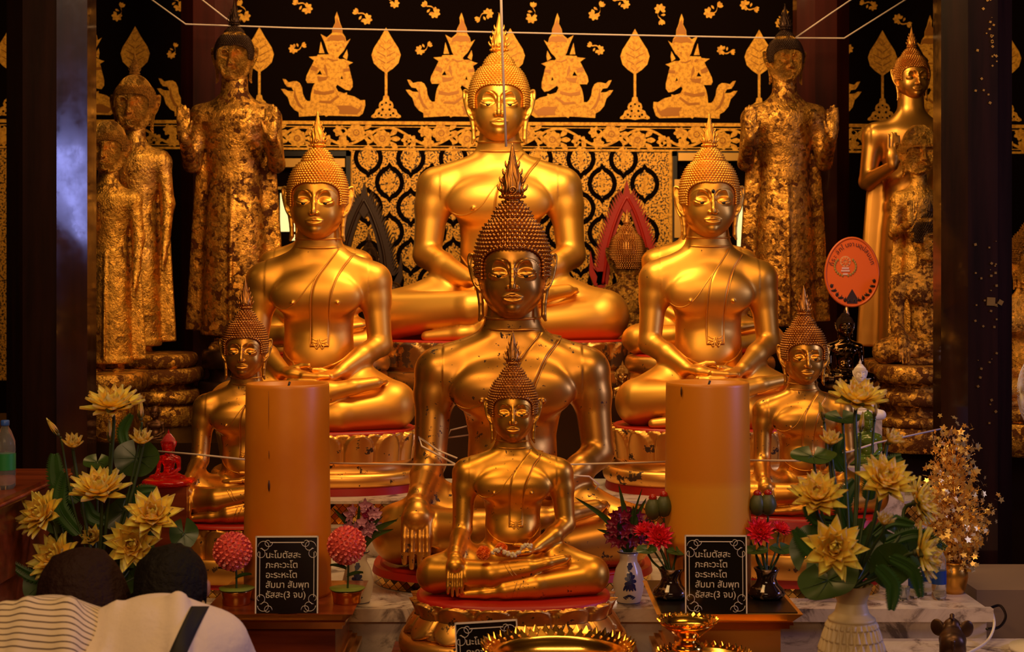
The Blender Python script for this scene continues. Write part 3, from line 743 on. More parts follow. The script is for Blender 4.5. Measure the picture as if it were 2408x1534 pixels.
# lattice of ogee cells under the border
def ogee(cx, cy, w, h, y, mi):
    pts = []
    for s in range(24):
        a = 2*PI*s/24; c, sn = math.cos(a), math.sin(a)
        t = abs(sn); px = cx+w*math.copysign(abs(c)**1.15, c)*(1-.12*t); py = cy+h*math.copysign((t**.85)*(.82 if t < .99 else 1.0), sn)
        pts.append(wp(px, py))
    wall.flat(pts[::-1], y, mi)
wbar(828,1574,356,760,DW-.001,3)
wbar(-60,60,356,900,DW-.001,3)
def lattice(x0, x1):
    for r in range(-1, 7):
        for c in range(-12, 18):
            cx = 867+100*c+(50 if r % 2 else 0)-1; cy = 372+58*r
            if cx < x0+20 or cx > x1-20 or cy > 760 or cy < 356: continue
            ogee(cx, cy, 35, 49, DW-.002, 0); ogee(cx, cy, 24, 34, DW-.003, 3)
            for q in range(3):
                for sg in (-1, 1): petal2(cx, cy+16-14*q, -PI/2+sg*.75, 14-q, 5, DW-.004, 1)
            petal2(cx, cy+22, -PI/2, 46, 8, DW-.0042, 1)
lattice(828, 1574)
wbar(822,829,354,760,DW-.005,1); wbar(1573,1580,354,760,DW-.005,1)
ow = obj('wall_back', wall.me('wall_back', [WALLB, STENCIL, STENCIL_D, LATT])); struct(ow)
# side walls, floor
w = MB(); w.box((-3.9, 4.8, 2.2), (.2, 9.8, 4.4)); struct(w.build('wall_left', BLACK))
w = MB(); w.box((3.9, 7.6, 2.2), (.2, 4.2, 4.4)); w.box((3.9, 1.4, 2.2), (.2, 2.8, 4.4)); w.box((3.9, 4.15, .8), (.2, 2.7, 1.6)); w.box((3.9, 4.15, 3.9), (.2, 2.7, 1.0)); struct(w.build('wall_right', BLACK))
FLO = mat('dark_floor_tiles', (.10,.04,.025), .25)
w = MB(); w.box((0, 4.6, -.05), (8.2, 10.4, .1)); struct(w.build('floor', FLO))
# openings in the back wall
def window(name, x0, x1, y0, y1, panes, lintel):
    f = MB(); d = DW-.03
    def bar(a, c, e, g, th=.06, mi=0): f.box(((X(a,DW)+X(c,DW))/2, DW-th/2, (Z(e,DW)+Z(g,DW))/2), (abs(X(c,DW)-X(a,DW)), th, abs(Z(e,DW)-Z(g,DW))), mi)
    bar(x0, x1, y0, y0+12); bar(x0, x0+10, y0, y1); bar(x1-10, x1, y0, y1)
    for a in lintel: bar(*a, th=.08, mi=1)
    o = struct(f.build(name, [BLACK, mat('gilt_moulding', (.75,.42,.10), .4, .7)]))
    g = MB()
    for a, c, e, h in panes: g.box(((X(a,DW)+X(c,DW))/2, DW-.012, (Z(e,DW)+Z(h,DW))/2), (abs(X(c,DW)-X(a,DW)), .02, abs(Z(e,DW)-Z(h,DW))))
    g.build('lit_pane', LITW, o)
window('window_1', 600, 826, 357, 760, [(646,650,455,545),(660,702,455,545),(684,694,552,566)], [(640,814,375,395),(640,826,441,446)])
window('window_2', 1580, 1800, 357, 760, [(1733,1745,455,580),(1604,1606,455,560)], [(1592,1752,362,380),(1583,1603,424,560)])
# ------------------------------------------------------------------ pillars
def pillar(px, pw, d, m, label, n=8, rot=.39, extra=None, top=4.4, taper=0.0):
    r = M(pw, d)/2/math.cos(PI/n)*1.0
    mb = MB(); vs = []
    pr = [(r*(1+taper), 0), (r*(1-taper), top)]
    mb.lathe([(q*1, z) for q, z in pr], n, smooth=False, M=Matrix.Rotation(rot, 3, 'Z'))
    mats = [m]
    if extra: extra(mb); mats.append(GLEAF)
    o = mb.build('pillar', mats, None, (X(px, d), d, 0)); tag(o, label, 'pillar'); return o
GLEAF = mat('loose_gold_leaf', (.85,.50,.12), .35, 1.0)
pillar(122, 188, 6.6, PIL, 'dark octagonal pillar at the left with a bluish daylight gleam', 8, PI/8)
def gold_bits(mb):
    rr = random.Random(3); d = 6.4; r = M(165, d)/2
    def sq(px, py, s, a=0):
        x = X(px, d)-X(2286, d); y = -r*1.0-.004; h = M(s, d)/2; z = Z(py, d)
        mb.box((x, y, z), (2*h, .002, 2*h), 1, R=Matrix.Rotation(a, 3, 'Y'))
    sq(2304, 708, 19, .05); sq(2326, 710, 11, .5)
    for i in range(60):
        py = rr.choice([rr.gauss(790, 90), rr.uniform(560, 1040), rr.gauss(120, 90)]); px = rr.uniform(2268, 2320) if rr.random() < .5 else rr.uniform(2300, 2318)
        sq(px, py, rr.uniform(1.5, 6), rr.uniform(0, 1.5))
pillar(2286, 165, 6.4, PIL, 'dark octagonal pillar at the right with bits of gold leaf stuck on it', 8, PI/8, gold_bits)
pillar(492, 122, 8.75, PILR, 'dark red pillar behind the flaking standing statue at the left', 8, PI/8)
pillar(1930, 122, 8.75, PILR, 'dark red pillar behind the orange ceremonial fan', 8, PI/8)
# ------------------------------------------------------------------ statues
HF = head_field(.021); EYE_Y = HF.eye; FOREHEAD_Y = HF.brow; HEAD = HF.mesh('head'); HAIR = hair_mesh(); HAIR_C = hair_mesh(.165, 1.15); FLAME = flame_mesh()
eb = MB(); eb.ball((0,0,0), (.085,.03,.050), 10, 6); EYEM = eb.me('eye')
def body_set(W_, K_, pose, cell, arm=.073, **kw):
    me = seated_field(W_, K_, pose, cell, arm=arm, **kw).mesh('body'); bv = bvh_of(me)
    sash, edge = robe_meshes(bv, W_, pose, nk=kw.get('nk', .088)); return me, sash, edge, bv
def add_head(t, u, zc, y, gold, hair_m, flame=True, tilt=0, turn=0, hairmesh=None, fscale=1.0, wx=1.0, hz=1.0, eyes=True, ht=1.0):
    R = (tilt, 0, turn); R3 = Euler(R).to_matrix()
    h = obj('head', HEAD, HV.get(gold.name, gold), t, (0, y, zc), R, (u*wx, u, u*ht))
    ha = obj('hair', hairmesh or HAIR, hair_m, t, (0, y, zc), R, (u*wx, u, u*hz))
    ha['label'] = 'rows of small curls rising to a knob'
    if flame:
        p = R3@Vector((0, 0, 2.56*u*hz)); obj('flame_finial', FLAME, hair_m if flame is True else flame, t, (p.x, y+p.y, zc+p.z), R, (u*fscale*1.2, u*fscale*1.1, u*fscale))
    if eyes:
        for s in (-1, 1):
            p = R3@Vector((s*.44*u*wx, (EYE_Y+.005)*u, -.065*u)); obj('eye', EYEM, EYE, t, (p.x, y+p.y, zc+p.z), R, u, label='black inlaid eye')
def seated(cx, chin, seat, d, bs, up, gold, label, hair_m=None, tilt=0, turn=0, head_turn=0, xs=1.0, group=None, scale=None, robe=True, **kw):
    me, sash, edge, bv = bs
    H = d*(seat-chin)/FPX/(1+.45*(seat-HY)/FPX) if scale is None else scale
    zs = Z(seat, d-.45*H); u = M(up, d)/H
    t = thing('seated_buddha_statue', label, 'buddha statue', (X(cx, d), d, zs), turn, group, (H, H, H))
    obj('body', me, gold, t, scale=(xs, 1, 1))
    if robe:
        obj('sash', sash, gold, t, scale=(xs, 1, 1)); obj('robe_edge', edge, gold, t, scale=(xs, 1, 1))
    add_head(t, u, 1+1.42*u*kw.get('ht', 1.0), -.04, gold, hair_m or gold, tilt=tilt, turn=head_turn, **kw)
    return t, H, zs
SB = body_set(.388, .571, 'earth', .0052, arm=.075, waist=.185, nk=.098)
SE = body_set(.388, .64, 'earth', .0068, arm=.075, waist=.185, nk=.100)
SA = body_set(.392, .636, 'lap', .0060, arm=.080, waist=.195, nk=.088)
SCD = body_set(.355, .528, 'lap', .0060, arm=.071, waist=.180, nk=.100)
seated(1174, 333, 808, 8.0, SA, 57, G_A, 'large gold seated buddha statue at the back centre, highest of all', fscale=.90, hz=.83)
seated(1205, 745, 1352, 5.9, SB, 70, G_B, 'large bronze-gold seated buddha in the centre with dark flecks on its shoulders', G_HB, hairmesh=HAIR_C, fscale=1.05, hz=.93)
seated(749, 560, 1020, 6.8, SCD, 57, G_C, 'smooth gold seated buddha behind the left candle', xs=1.02, fscale=.84, hz=.86)
DST = seated(1666, 557, 1013, 6.8, SCD, 56, G_D, 'smooth gold seated buddha behind the right candle, black dot on its forehead', xs=.98, fscale=.80, hz=.87)
seated(1206, 1034, 1412, 4.95, SE, 46, G_E, 'gold seated buddha in front centre with garlands on its lap', G_HB, hairmesh=HAIR_C, fscale=.98, hz=.90)
seated(579, 886, 1232, 5.75, SE, 42, G_F, 'small gold seated buddha half hidden by the left candle', G_HB, hairmesh=HAIR_C, fscale=.98, xs=.95, hz=.88)
seated(1888, 900, 1215, 5.75, SE, 42, G_F, 'small gold seated buddha half hidden by yellow lotus flowers', G_HB, hairmesh=HAIR_C, fscale=.92, xs=.97, hz=.88)
# black dot on the forehead
dt, dH, _ = DST; du = M(56, 6.8)/dH
dm = MB(); dm.ball((0,0,0), (.075*du,.05*du,.10*du), 8, 6); dm.build('forehead_mark', EYE, dt, (0, -.04+FOREHEAD_Y*du, 1+1.42*du+.40*du), label='black forehead dot')
# plain gold ones almost hidden behind them
seated(742, 552, 838, 7.55, SCD, 40, G_C, 'gold seated buddha hidden behind the one at the left, shoulders showing', xs=1.25, fscale=.4, hz=.7)
seated(1645, 548, 838, 7.55, SCD, 40, G_C, 'gold seated buddha hidden behind the one at the right, shoulder showing', xs=1.25, fscale=.4, hz=.7)
# dark gold-leafed seated ones at the far right
seated(2185, 615, 862, 7.2, SE, 33, LEAF_D, 'dark seated buddha with patchy gold leaf at the edge of the right pillar', DARKHAIR, hairmesh=HAIR_C, fscale=.55, xs=.95, hz=.75, head_turn=.25)
seated(2425, 675, 960, 7.0, SE, 42, LEAF_J, 'gold-leafed seated buddha at the right edge of the picture', LEAF_H, fscale=.9, hz=.85, hairmesh=HAIR_C)
# the one seen from behind under the red arch
seated(1475, 655, 830, 8.75, SE, 34, LEAF_D, 'small statue seen from behind under the red flame arch', G_HB, turn=PI, hairmesh=HAIR_C, fscale=.62, hz=.85)
seated(868, 640, 830, 8.75, SE, 17, DARKHAIR, 'small dark statue under the dark flame arch', DARKHAIR, hairmesh=HAIR_C, fscale=.9, hz=1.0)
seated(1986, 793, 905, 7.0, SE, 16, mat('dark_polished_bronze', (.10,.055,.02), .12, 1.0), 'small glossy dark bronze buddha below the orange fan', DARKHAIR, hairmesh=HAIR_C, fscale=.5, hz=.8)
G_L = paint_gold('far_gold_paint', (.78,.38,.07), .36)
# ---- standing statues (1 unit = feet to chin)
def standing_field(cell=.0055, W_=.172, hands='both', folds=False):
    F = Field((-.26,-.34,-.02), (.26,.16,1.08), cell)
    zs = [.0,.06,.20,.40,.52,.60,.68,.76,.84,.88,.905,.93,.96,1.08]
    a = [.118,.120,.116,.112,.104,.094,.092,.106,.125,.132,.120,.078,.050,.046]
    b = [.085,.085,.082,.078,.075,.062,.058,.066,.078,.078,.066,.052,.044,.042]
    F.prof(zs[1:], a[1:], b[1:], [0]*13)
    # outer robe hanging like wings from the arms
    F.prof([.07,.12,.30,.50,.66,.74], [W_+.018,W_+.016,W_+.004,W_-.008,W_-.02,W_-.05], [.022,.024,.022,.022,.02,.012], [.03]*6, .015, p=2.6)
    # legs and feet under the hem
    for s in (-1, 1):
        F.cone((s*.05,.0,.10), (s*.05,.01,.02), .032, .028, .01)
        F.chain([(s*.05,.01,.018,.024),(s*.058,-.07,.008,.022),(s*.062,-.11,.006,.016)], .01)
    F.prof([.585,.60,.615], [.099,.101,.098], [.066,.068,.065], [0,0,0], .004)
    F.prof([.055,.07,.085], [.124,.128,.123], [.090,.092,.088], [0,0,0], .004)
    if True: F.chain([(0,-.062,.60,.010),(0,-.080,.40,.008),(0,-.088,.20,.008),(0,-.090,.08,.008)], .006)
    for s in (-1, 1):
        F.ell((s*(W_-.045),.005,.865), (.045,.045,.045), .05)
        up = hands == 'both' or (hands == 'left' and s < 0)
        if up:
            e = (s*(W_-.014),-.01,.69)
            F.chain([(s*(W_-.038),.0,.86,.038),(*e,.031)], .02)
            w = (s*(W_-.012),-.14,.775) if hands == 'both' else (s*(W_-.075),-.15,.74)
            F.chain([(*e,.031),(*w,.020)], .01)
            F.ell((w[0],w[1]-.008,w[2]+.035), (.026,.013,.036), .012)
            for i in range(4):
                x = w[0]+(i-1.5)*.0125; ln = (.052,.060,.058,.046)[i if s < 0 else 3-i]
                F.cone((x,w[1]-.008,w[2]+.06), (x,w[1]-.012,w[2]+.06+ln), .0075, .0055, .003)
            F.cone((w[0]-s*.022,w[1]-.012,w[2]+.02), (w[0]-s*.034,w[1]-.02,w[2]+.06), .008, .006, .006)
        else:
            F.chain([(s*(W_-.038),.0,.86,.038),(s*(W_-.018),0,.68,.031),(s*(W_-.02),-.04,.50,.024)], .02)
            F.ell((s*(W_-.02),-.05,.455), (.018,.026,.042), .01)
            for i in range(4): F.cone((s*(W_-.02),-.075+.015*i,.43), (s*(W_-.024),-.078+.015*i,.385), .008, .006, .003)
    if folds:
        for k in range(13):
            z0 = .90-.062*k
            P = [(.07-.02*k*.3,-.05,z0),(.03,-.09,z0-.055),(-.04,-.10,z0-.12),(-.11,-.07,z0-.155)] if k < 13 else None
            pts = spline([(max(-.085, min(.085, x)), y, z) for x, y, z in P], 3)
            def sy(x, z):
                i = int(round((x-F.lo[0])/cell)); kk = int(round((z-F.lo[2])/cell)); col = F.v[i, :, max(0, min(kk, F.n[2]-1))] < .0
                return F.lo[1]+int(np.argmax(col))*cell if col.any() else -.02
            yy = [min(-.02, max(-.12, sy(p.x, p.z))) for p in pts]
            if min(p.z for p in pts) > .05: F.chain([(p.x, y+.002, p.z, .005) for p, y in zip(pts, yy)], .008)
    return F
ST2 = standing_field(hands='both').mesh('body'); ST1 = standing_field(hands='left').mesh('body'); STF = standing_field(hands='left', folds=True, W_=.180).mesh('body')
def standing(cx, chin, feet, d, me, up, gold, label, hair_m, xs=1.0, flame=True, rz=0, **kw):
    H = M(feet-chin, d); u = M(up, d)/H
    t = thing('standing_buddha_statue', label, 'buddha statue', (X(cx, d), d, Z(feet, d)), rz, None, (H, H, H))
    obj('body', me, gold, t, scale=(xs, 1, 1)); add_head(t, u, 1+1.42*u, -.01, gold, hair_m, flame=flame, **kw); return t
standing(552, 192, 822, 8.1, ST2, 37, LEAF_H, 'tall standing buddha with flaking gold leaf, both palms raised, left of centre', DARKHAIR, fscale=.9, hz=.78, eyes=False)
standing(1845, 196, 800, 8.1, ST2, 35, LEAF_I, 'tall standing buddha with dense gold leaf, both palms raised, right of centre', DARKHAIR, xs=.97, fscale=1.0, hz=.78, turn=.12, eyes=False)
standing(318, 308, 842, 8.0, ST1, 40, LEAF_J, 'standing gold-leafed buddha at the left raising one palm', LEAF_H, xs=.92, fscale=.75, hz=.70, eyes=False)
standing(256, 408, 880, 7.3, ST1, 38, LEAF_J, 'shorter gold-leafed standing statue against the left pillar', LEAF_H, xs=.95, flame=False, hz=.62, eyes=False)
standing(2142, 234, 860, 8.2, STF, 33, G_L, 'smooth gold standing buddha with diagonal robe folds by the right pillar', G_H, hairmesh=HAIR_C, fscale=.85, hz=.83, turn=.15)
standing(2160, 412, 860, 7.65, ST1, 36, LEAF_J, 'gold-leafed monk statue with a shaven head by the right pillar', LEAF_J, xs=.85, flame=False, hz=.36, eyes=False)
# small figures
def little(cx, chin, seat, d, m, up, label, name='seated_buddha_figurine', flame=True, cat='figurine', body=SE, **kw):
    H = d*(seat-chin)/FPX; u = M(up, d)/H
    t = thing(name, label, cat, (X(cx, d), d, Z(seat, d)), 0, None, (H, H, H))
    obj('body', body[0] if isinstance(body, tuple) else body, m, t); add_head(t, u, 1+1.42*u, -.04, m, m, flame=flame, hairmesh=HAIR_C, eyes=False, **kw); return t
WHT = mat('white_plaster', (.80,.70,.60), .6)
REDG = mat('red_resin', (.95,.02,.01), .10, 0, Transmission_Weight=.75, IOR=1.4)
JADE = mat('green_jade', (.10,.16,.015), .15)
little(2022, 897, 985, 6.1, WHT, 12, 'small white plaster buddha behind the topmost yellow lotus', fscale=.6, hz=.75)
little(397, 1064, 1132, 5.6, REDG, 12.5, 'red translucent resin buddha beside the left lotus bouquet', fscale=.5, hz=.8)
little(365, 985, 1040, 7.15, mat('brown_bronze', (.12,.05,.02), .4, .7), 9.5, 'small brown monk figurine behind the left lotus bouquet', 'monk_figurine', False, hz=.35)
little(2040, 1010, 1092, 5.95, JADE, 13, 'green jade seated figurine behind the right lotus bouquet', fscale=.5, hz=.7)
little(1464, 905, 960, 7.25, mat('small_bronze', (.45,.24,.06), .3, 1.0), 13, 'small bronze buddha head and shoulders between two large statues', fscale=.5, hz=.8)
# ------------------------------------------------------------------ lotus pedestals
def sup(a, p=2.6): c, s = abs(math.cos(a)), abs(math.sin(a)); return (c**p+s**p)**(-1/p)
def plan(hw, hd, a, p): k = sup(a, p); return hw*k*math.cos(a), hd*k*math.sin(a)
def petal_band(mb, hw, hd, z0, z1, n, o0, o1, up=True, p=2.6, mi=0, depth=.03, sub=18, rows=20):
    nu = n*sub
    def fn(u, v):
        a = 2*PI*u-PI/2; t = v if up else 1-v
        L0 = 0
        for off, lev in ((0, 1.0), (.5, .35)):
            f = ((u*n+off) % 1)*2-1; w = max(0, 1-t**3.2)**.5*.96
            e = abs(f)/max(w, 1e-3)
            if e < 1: 
                h = lev*(.45+.55*math.sqrt(max(0, 1-e*e)))+(.10*lev if .84 < e < .97 else 0); L0 = max(L0, h)
        o = o0+(o1-o0)*(v**1.5)+depth*L0; x, y = plan(hw+o, hd+o, a, p)
        return Vector((x, y, z0+(z1-z0)*v))
    mb.grid(fn, nu, rows, mi, closed_u=True)
def ring(mb, hw, hd, pr, p=2.6, n=72, mi=0):
    mb.grid(lambda u, v: Vector((*plan(hw+pr[min(len(pr)-1, int(round(v*(len(pr)-1))))][0], hd+pr[min(len(pr)-1, int(round(v*(len(pr)-1))))][0], 2*PI*u-PI/2, p), pr[min(len(pr)-1, int(round(v*(len(pr)-1))))][1])), n, len(pr), mi, closed_u=True)
    for k, top in ((0, False), (len(pr)-1, True)):
        vs = [(*plan(hw+pr[k][0], hd+pr[k][0], 2*PI*i/n-PI/2, p), pr[k][1]) for i in range(n)]
        mb.add(vs, [tuple(range(n)) if top else tuple(range(n))[::-1]], mi, False)
def roll(r, z0, z1, k=7): return [(r*math.sin(PI*i/k), z0+(z1-z0)*(.5-.5*math.cos(PI*i/k))) for i in range(k+1)]
def pedestal(cx, d, hw, hd, y_top, bands, label, gold, n=18, name='lotus_pedestal', p=2.6, red=True):
    """bands: list of (kind, y_bottom, inset) from the top down, y in photo rows at the pedestal front"""
    df = d-hd; hw_ = M(hw, df); ztop = Z(y_top, df)
    t = thing(name, label, 'pedestal', (X(cx, d), d, 0))
    if red:
        mb = MB(); ring(mb, hw_*.955, hd*.94, [(0, ztop-.014), (.0, ztop-.005), (-.008, ztop)], p); mb.build('red_cushion', RED, t, label='red cloth under the statue')
    z = ztop-(.008 if red else 0); first = True
    for kind, yb, ins in bands:
        zb = Z(yb, df); mb = MB(); m = gold; nm = 'tier'
        if kind == 'up': petal_band(mb, hw_-ins-.02, hd-ins-.02, zb, z, n, -.02, .0, True, p); ring(mb, hw_-ins-.025, hd-ins-.025, [(0, zb), (0.0, z-.001)], p); nm = 'petal_tier'
        elif kind == 'down': petal_band(mb, hw_-ins-.03, hd-ins-.03, zb, z, n, .015, -.02, False, p); ring(mb, hw_-ins-.035, hd-ins-.035, [(0, zb), (0.0, z-.001)], p); nm = 'petal_tier'
        elif kind == 'neck': ring(mb, hw_-ins, hd-ins, [(0, zb), (-.012, (z+zb)/2), (0, z)], p); nm = 'neck'
        elif kind == 'roll': ring(mb, hw_-ins, hd-ins, roll(.022, zb, z), p); nm = 'rolled_tier'
        elif kind == 'red': ring(mb, hw_-ins, hd-ins, [(.006, zb), (.0, z)], p); m = RED; nm = 'red_base'
        elif kind == 'tile': ring(mb, hw_-ins, hd-ins, [(0, zb), (0, z)], p); m = MIRT; nm = 'mirror_tile_band'
        elif kind == 'slab': ring(mb, hw_-ins, hd-ins, [(0, zb), (.008, zb+.01), (.008, z-.01), (0, z)], p); nm = 'slab'
        mb.build(nm, m, t); z = zb
    return t, z
pedestal(1207, 4.87, 250, .245, 1431, [('up',1476,0),('down',1522,-.012),('roll',1570,-.02),('slab',1640,-.035)], 'gold lotus pedestal under the front centre buddha', G_P, 16)
pedestal(1205, 5.84, 345, .36, 1356, [('red',1378,0),('tile',1402,0)], 'low base with mirror tiles under the large bronze-gold buddha', G_P, 22)
pedestal(750, 6.66, 246, .30, 1020, [('up',1092,0),('neck',1116,.02),('roll',1150,-.005),('red',1168,-.01)], 'gold lotus pedestal under the smooth buddha at the left', G_PW if False else G_P, 20)
pedestal(1667, 6.66, 246, .30, 1013, [('up',1090,0),('neck',1112,.02),('roll',1150,-.005),('red',1168,-.01)], 'flaking gold lotus pedestal under the smooth buddha at the right', G_PW if False else G_P, 20)
pedestal(1185, 7.84, 322, .42, 804, [('up',868,0),('neck',880,.02),('slab',925,.0)], 'large worn lotus pedestal under the highest buddha', G_PW, 22)
pedestal(578, 5.68, 182, .22, 1240, [('red',1246,0),('up',1318,0),('slab',1376,-.01),('red',1388,.0),('tile',1410,-.005)], 'gold lotus pedestal of the small buddha behind the left candle', G_P, 14)
pedestal(1889, 5.68, 175, .22, 1224, [('red',1246,0),('up',1308,.0),('slab',1366,-.01),('red',1386,.0),('tile',1410,-.005)], 'gold lotus pedestal of the small buddha behind the right bouquet', G_P, 14)
pedestal(742, 7.45, 170, .25, 838, [('roll',880,0),('slab',940,0)], 'plain gold base behind the left seated buddha', G_P, 14)
pedestal(1645, 7.45, 170, .25, 838, [('roll',880,0),('slab',940,0)], 'plain gold base behind the right seated buddha', G_P, 14)
pedestal(2180, 7.05, 125, .24, 864, [('roll',905,0),('neck',925,.02),('roll',958,0),('neck',985,.02),('roll',1010,-.01),('slab',1068,-.02)], 'dark stepped pedestal under the seated buddha by the right pillar', LEAF_Q, 14, red=False)
pedestal(2425, 6.9, 110, .24, 962, [('roll',1000,0),('slab',1077,-.02)], 'dark base of the statue at the right edge', LEAF_Q, 12, red=False)
pedestal(2150, 7.92, 110, .42, 862, [('roll',900,0),('roll',940,0),('slab',1030,0)], 'dark base of the standing statues by the right pillar', LEAF_Q, 12, red=False)
pedestal(545, 8.0, 62, .22, 826, [('slab',870,0),('neck',900,.02),('slab',1001,-.02)], 'dark base under the flaking standing buddha', DARKHAIR, 12, red=False)
pedestal(1850, 8.0, 62, .22, 804, [('slab',870,0),('neck',900,.02),('slab',1017,-.02)], 'dark base under the densely leafed standing buddha', DARKHAIR, 12, red=False)
pedestal(352, 7.9, 112, .24, 836, [('roll',870,.02),('roll',905,-.015),('neck',922,.01),('roll',955,-.02),('slab',1007,-.01)], 'gold-flecked stepped base behind the left pillar', LEAF_Q, 12, red=False)
pedestal(258, 7.2, 62, .2, 882, [('roll',925,-.03),('slab',1041,0)], 'rounded gold-flecked base against the left pillar', LEAF_D, 12, red=False)
pedestal(1986, 6.92, 32, .08, 905, [('roll',925,0),('slab',1066,0)], 'small base of the glossy bronze buddha', DARKHAIR, 10, red=False)
pedestal(397, 5.55, 40, .07, 1130, [('roll',1146,-.01)], 'red resin base of the translucent figurine', REDG, 12, red=False)
# ------------------------------------------------------------------ altar tiers (solid blocks the statues stand on)
def block(name, x0, x1, y0, y1, z0, z1, m, label, cat, extra=None):
    t = thing(name, label, cat, ((x0+x1)/2, (y0+y1)/2, z0))
    mb = MB(); mb.box((0, 0, (z1-z0)/2), (x1-x0, y1-y0, z1-z0)); mb.build('body', m, t)
    if extra: extra(t, x0-(x0+x1)/2, x1-(x0+x1)/2, y0-(y0+y1)/2, y1-(y0+y1)/2, z1-z0)
    return t
z2 = Z(1168, 6.36)
def tile_front(t, x0, x1, y0, y1, h):
    mb = MB(); mb.box(((x0+x1)/2, y0-.01, h-.055), (x1-x0, .02, .085)); mb.build('mirror_tile_band', MIRT, t)
    mb = MB(); mb.box(((x0+x1)/2, y0-.02, h-.006), (x1-x0, .04, .012)); mb.box(((x0+x1)/2, y0-.02, h-.104), (x1-x0, .04, .012)); mb.build('trim_bar', MARB, t)
block('altar_tier', -1.45, 1.70, 6.27, 6.92, 0, z2, MARB, 'marble tier with a band of gold mirror tiles behind the candles', 'altar', tile_front)
z3 = Z(925, 7.42)
block('altar_tier', -1.27, 1.27, 7.12, 9.3, 0, z3, DARKHAIR, 'high dark tier behind carrying the highest buddha', 'altar')
ZL0 = Z(1430, 5.3)
def ledge(t, x0, x1, y0, y1, h):
    mb = MB(); mb.box(((x0+x1)/2, y0-.012, h-.02), (x1-x0+.03, .035, .045)); mb.build('rounded_edge', MARB, t)
block('marble_ledge', -1.30, X(2320, 5.3), 5.3, 6.25, 0, Z(1430, 5.3), MARB, 'grey-veined white marble ledge along the front of the altar', 'ledge', ledge)
block('side_altar', -3.3, -1.28, 6.98, 8.5, 0, .99, DARKHAIR, 'dark side altar behind the left pillar', 'altar')
block('side_altar', 1.28, 3.5, 6.93, 8.5, 0, .957, DARKHAIR, 'dark side altar behind the right pillar', 'altar')
block('marble_plinth', X(335,5.6), X(455,5.6), 5.48, 5.70, ZL0, Z(1146, 5.48)-.001, TABW, 'brown wooden plinth under the red translucent figurine', 'plinth')
block('marble_plinth', X(1965,5.95), X(2110,5.95), 5.84, 6.03, ZL0, Z(1092, 5.95), MARB, 'low white plinth under the green jade figurine', 'plinth')
block('marble_plinth', X(1985,6.1), X(2065,6.1), 6.035, 6.18, ZL0, Z(985, 6.1), MARB, 'taller white plinth under the white plaster buddha', 'plinth')
block('wooden_plinth', X(1435,8.75), X(1515,8.75), 8.5, 8.85, z3, Z(830, 8.75), DARKHAIR, 'dark plinth under the statue beneath the red arch', 'plinth')
block('wooden_plinth', X(830,8.75), X(905,8.75), 8.5, 8.85, z3, Z(830, 8.75), DARKHAIR, 'dark plinth under the statue beneath the dark arch', 'plinth')
# ------------------------------------------------------------------ flame arches behind the highest buddha
def arch(cx, peak, base, hw, m, label, d=8.95):
    t = thing('flame_arch', label, 'arch', (X(cx, d), d, 0)); mb = MB()
    P = lambda px, py: (X(cx+px, d)-X(cx, d), Z(py, d))
    h = base-peak
    for s in (-1, 1):
        cl = [(s*x*hw, peak+y*h) for x, y in ((.0,.16),(.22,.30),(.42,.48),(.56,.66),(.62,.82),(.70,1.0))]
        sp = [(p.x, p.y) for p in spline([(x, y, 0) for x, y in cl], 5)]
        inner = []; outer = []
        for i, (x, y) in enumerate(sp):
            x2, y2 = sp[min(i+1, len(sp)-1)]; x1, y1 = sp[max(i-1, 0)]; tx, ty = x2-x1, y2-y1; L_ = math.hypot(tx, ty)
            nx, ny = (-ty/L_*-1*s*s, tx/L_*-1) if False else (s*abs(ty)/L_, -abs(tx)/L_)
            th = hw*.24*(.8+.4*i/len(sp))
            inner.append((x-nx*th*.55, y-ny*th*.55)); outer.append((x+nx*th*.7, y+ny*th*.7))
            if i < len(sp)-3: outer.append((x+nx*th*1.25+s*1, y+ny*th*1.25-h*.045))
        out = [P(*q) for q in inner]+[P(*q) for q in outer[::-1]]
        mb.prism(out, -.03, .03)
        mb.tube([(P(x, y)[0], -.035, P(x, y)[1]) for x, y in sp], .010, 6)
        # curled foot
        f = [(s*hw*.62, base), (s*hw*.95, base+h*.02), (s*hw*1.10, base-h*.10), (s*hw*1.06, base-h*.32), (s*hw*.98, base-h*.18), (s*hw*.86, base-h*.12), (s*hw*.66, base-h*.12)]
        mb.prism([P(*q) for q in f][::s], -.03, .03)
        x0, x1 = sorted((P(s*hw*.62, 0)[0], P(s*hw*.86, 0)[0])); zb = z3
        mb.box(((x0+x1)/2, 0, (zb+Z(base, d))/2), (x1-x0, .06, Z(base, d)-zb+.01))
    tip = [(-hw*.17, peak+h*.26), (-hw*.12, peak+h*.16), (-hw*.04, peak+h*.05), (0, peak), (hw*.04, peak+h*.05), (hw*.12, peak+h*.16), (hw*.17, peak+h*.26), (0, peak+h*.34)]
    mb.prism([P(*q) for q in tip], -.04, .04)
    mb.build('frame', m, t); return t
arch(1473, 425, 668, 80, REDW, 'red flame-shaped arch on the right of the highest buddha')
arch(857, 430, 678, 82, mat('dark_carved_wood', (.03,.009,.003), .45, .2), 'dark carved flame arch on the left of the highest buddha')
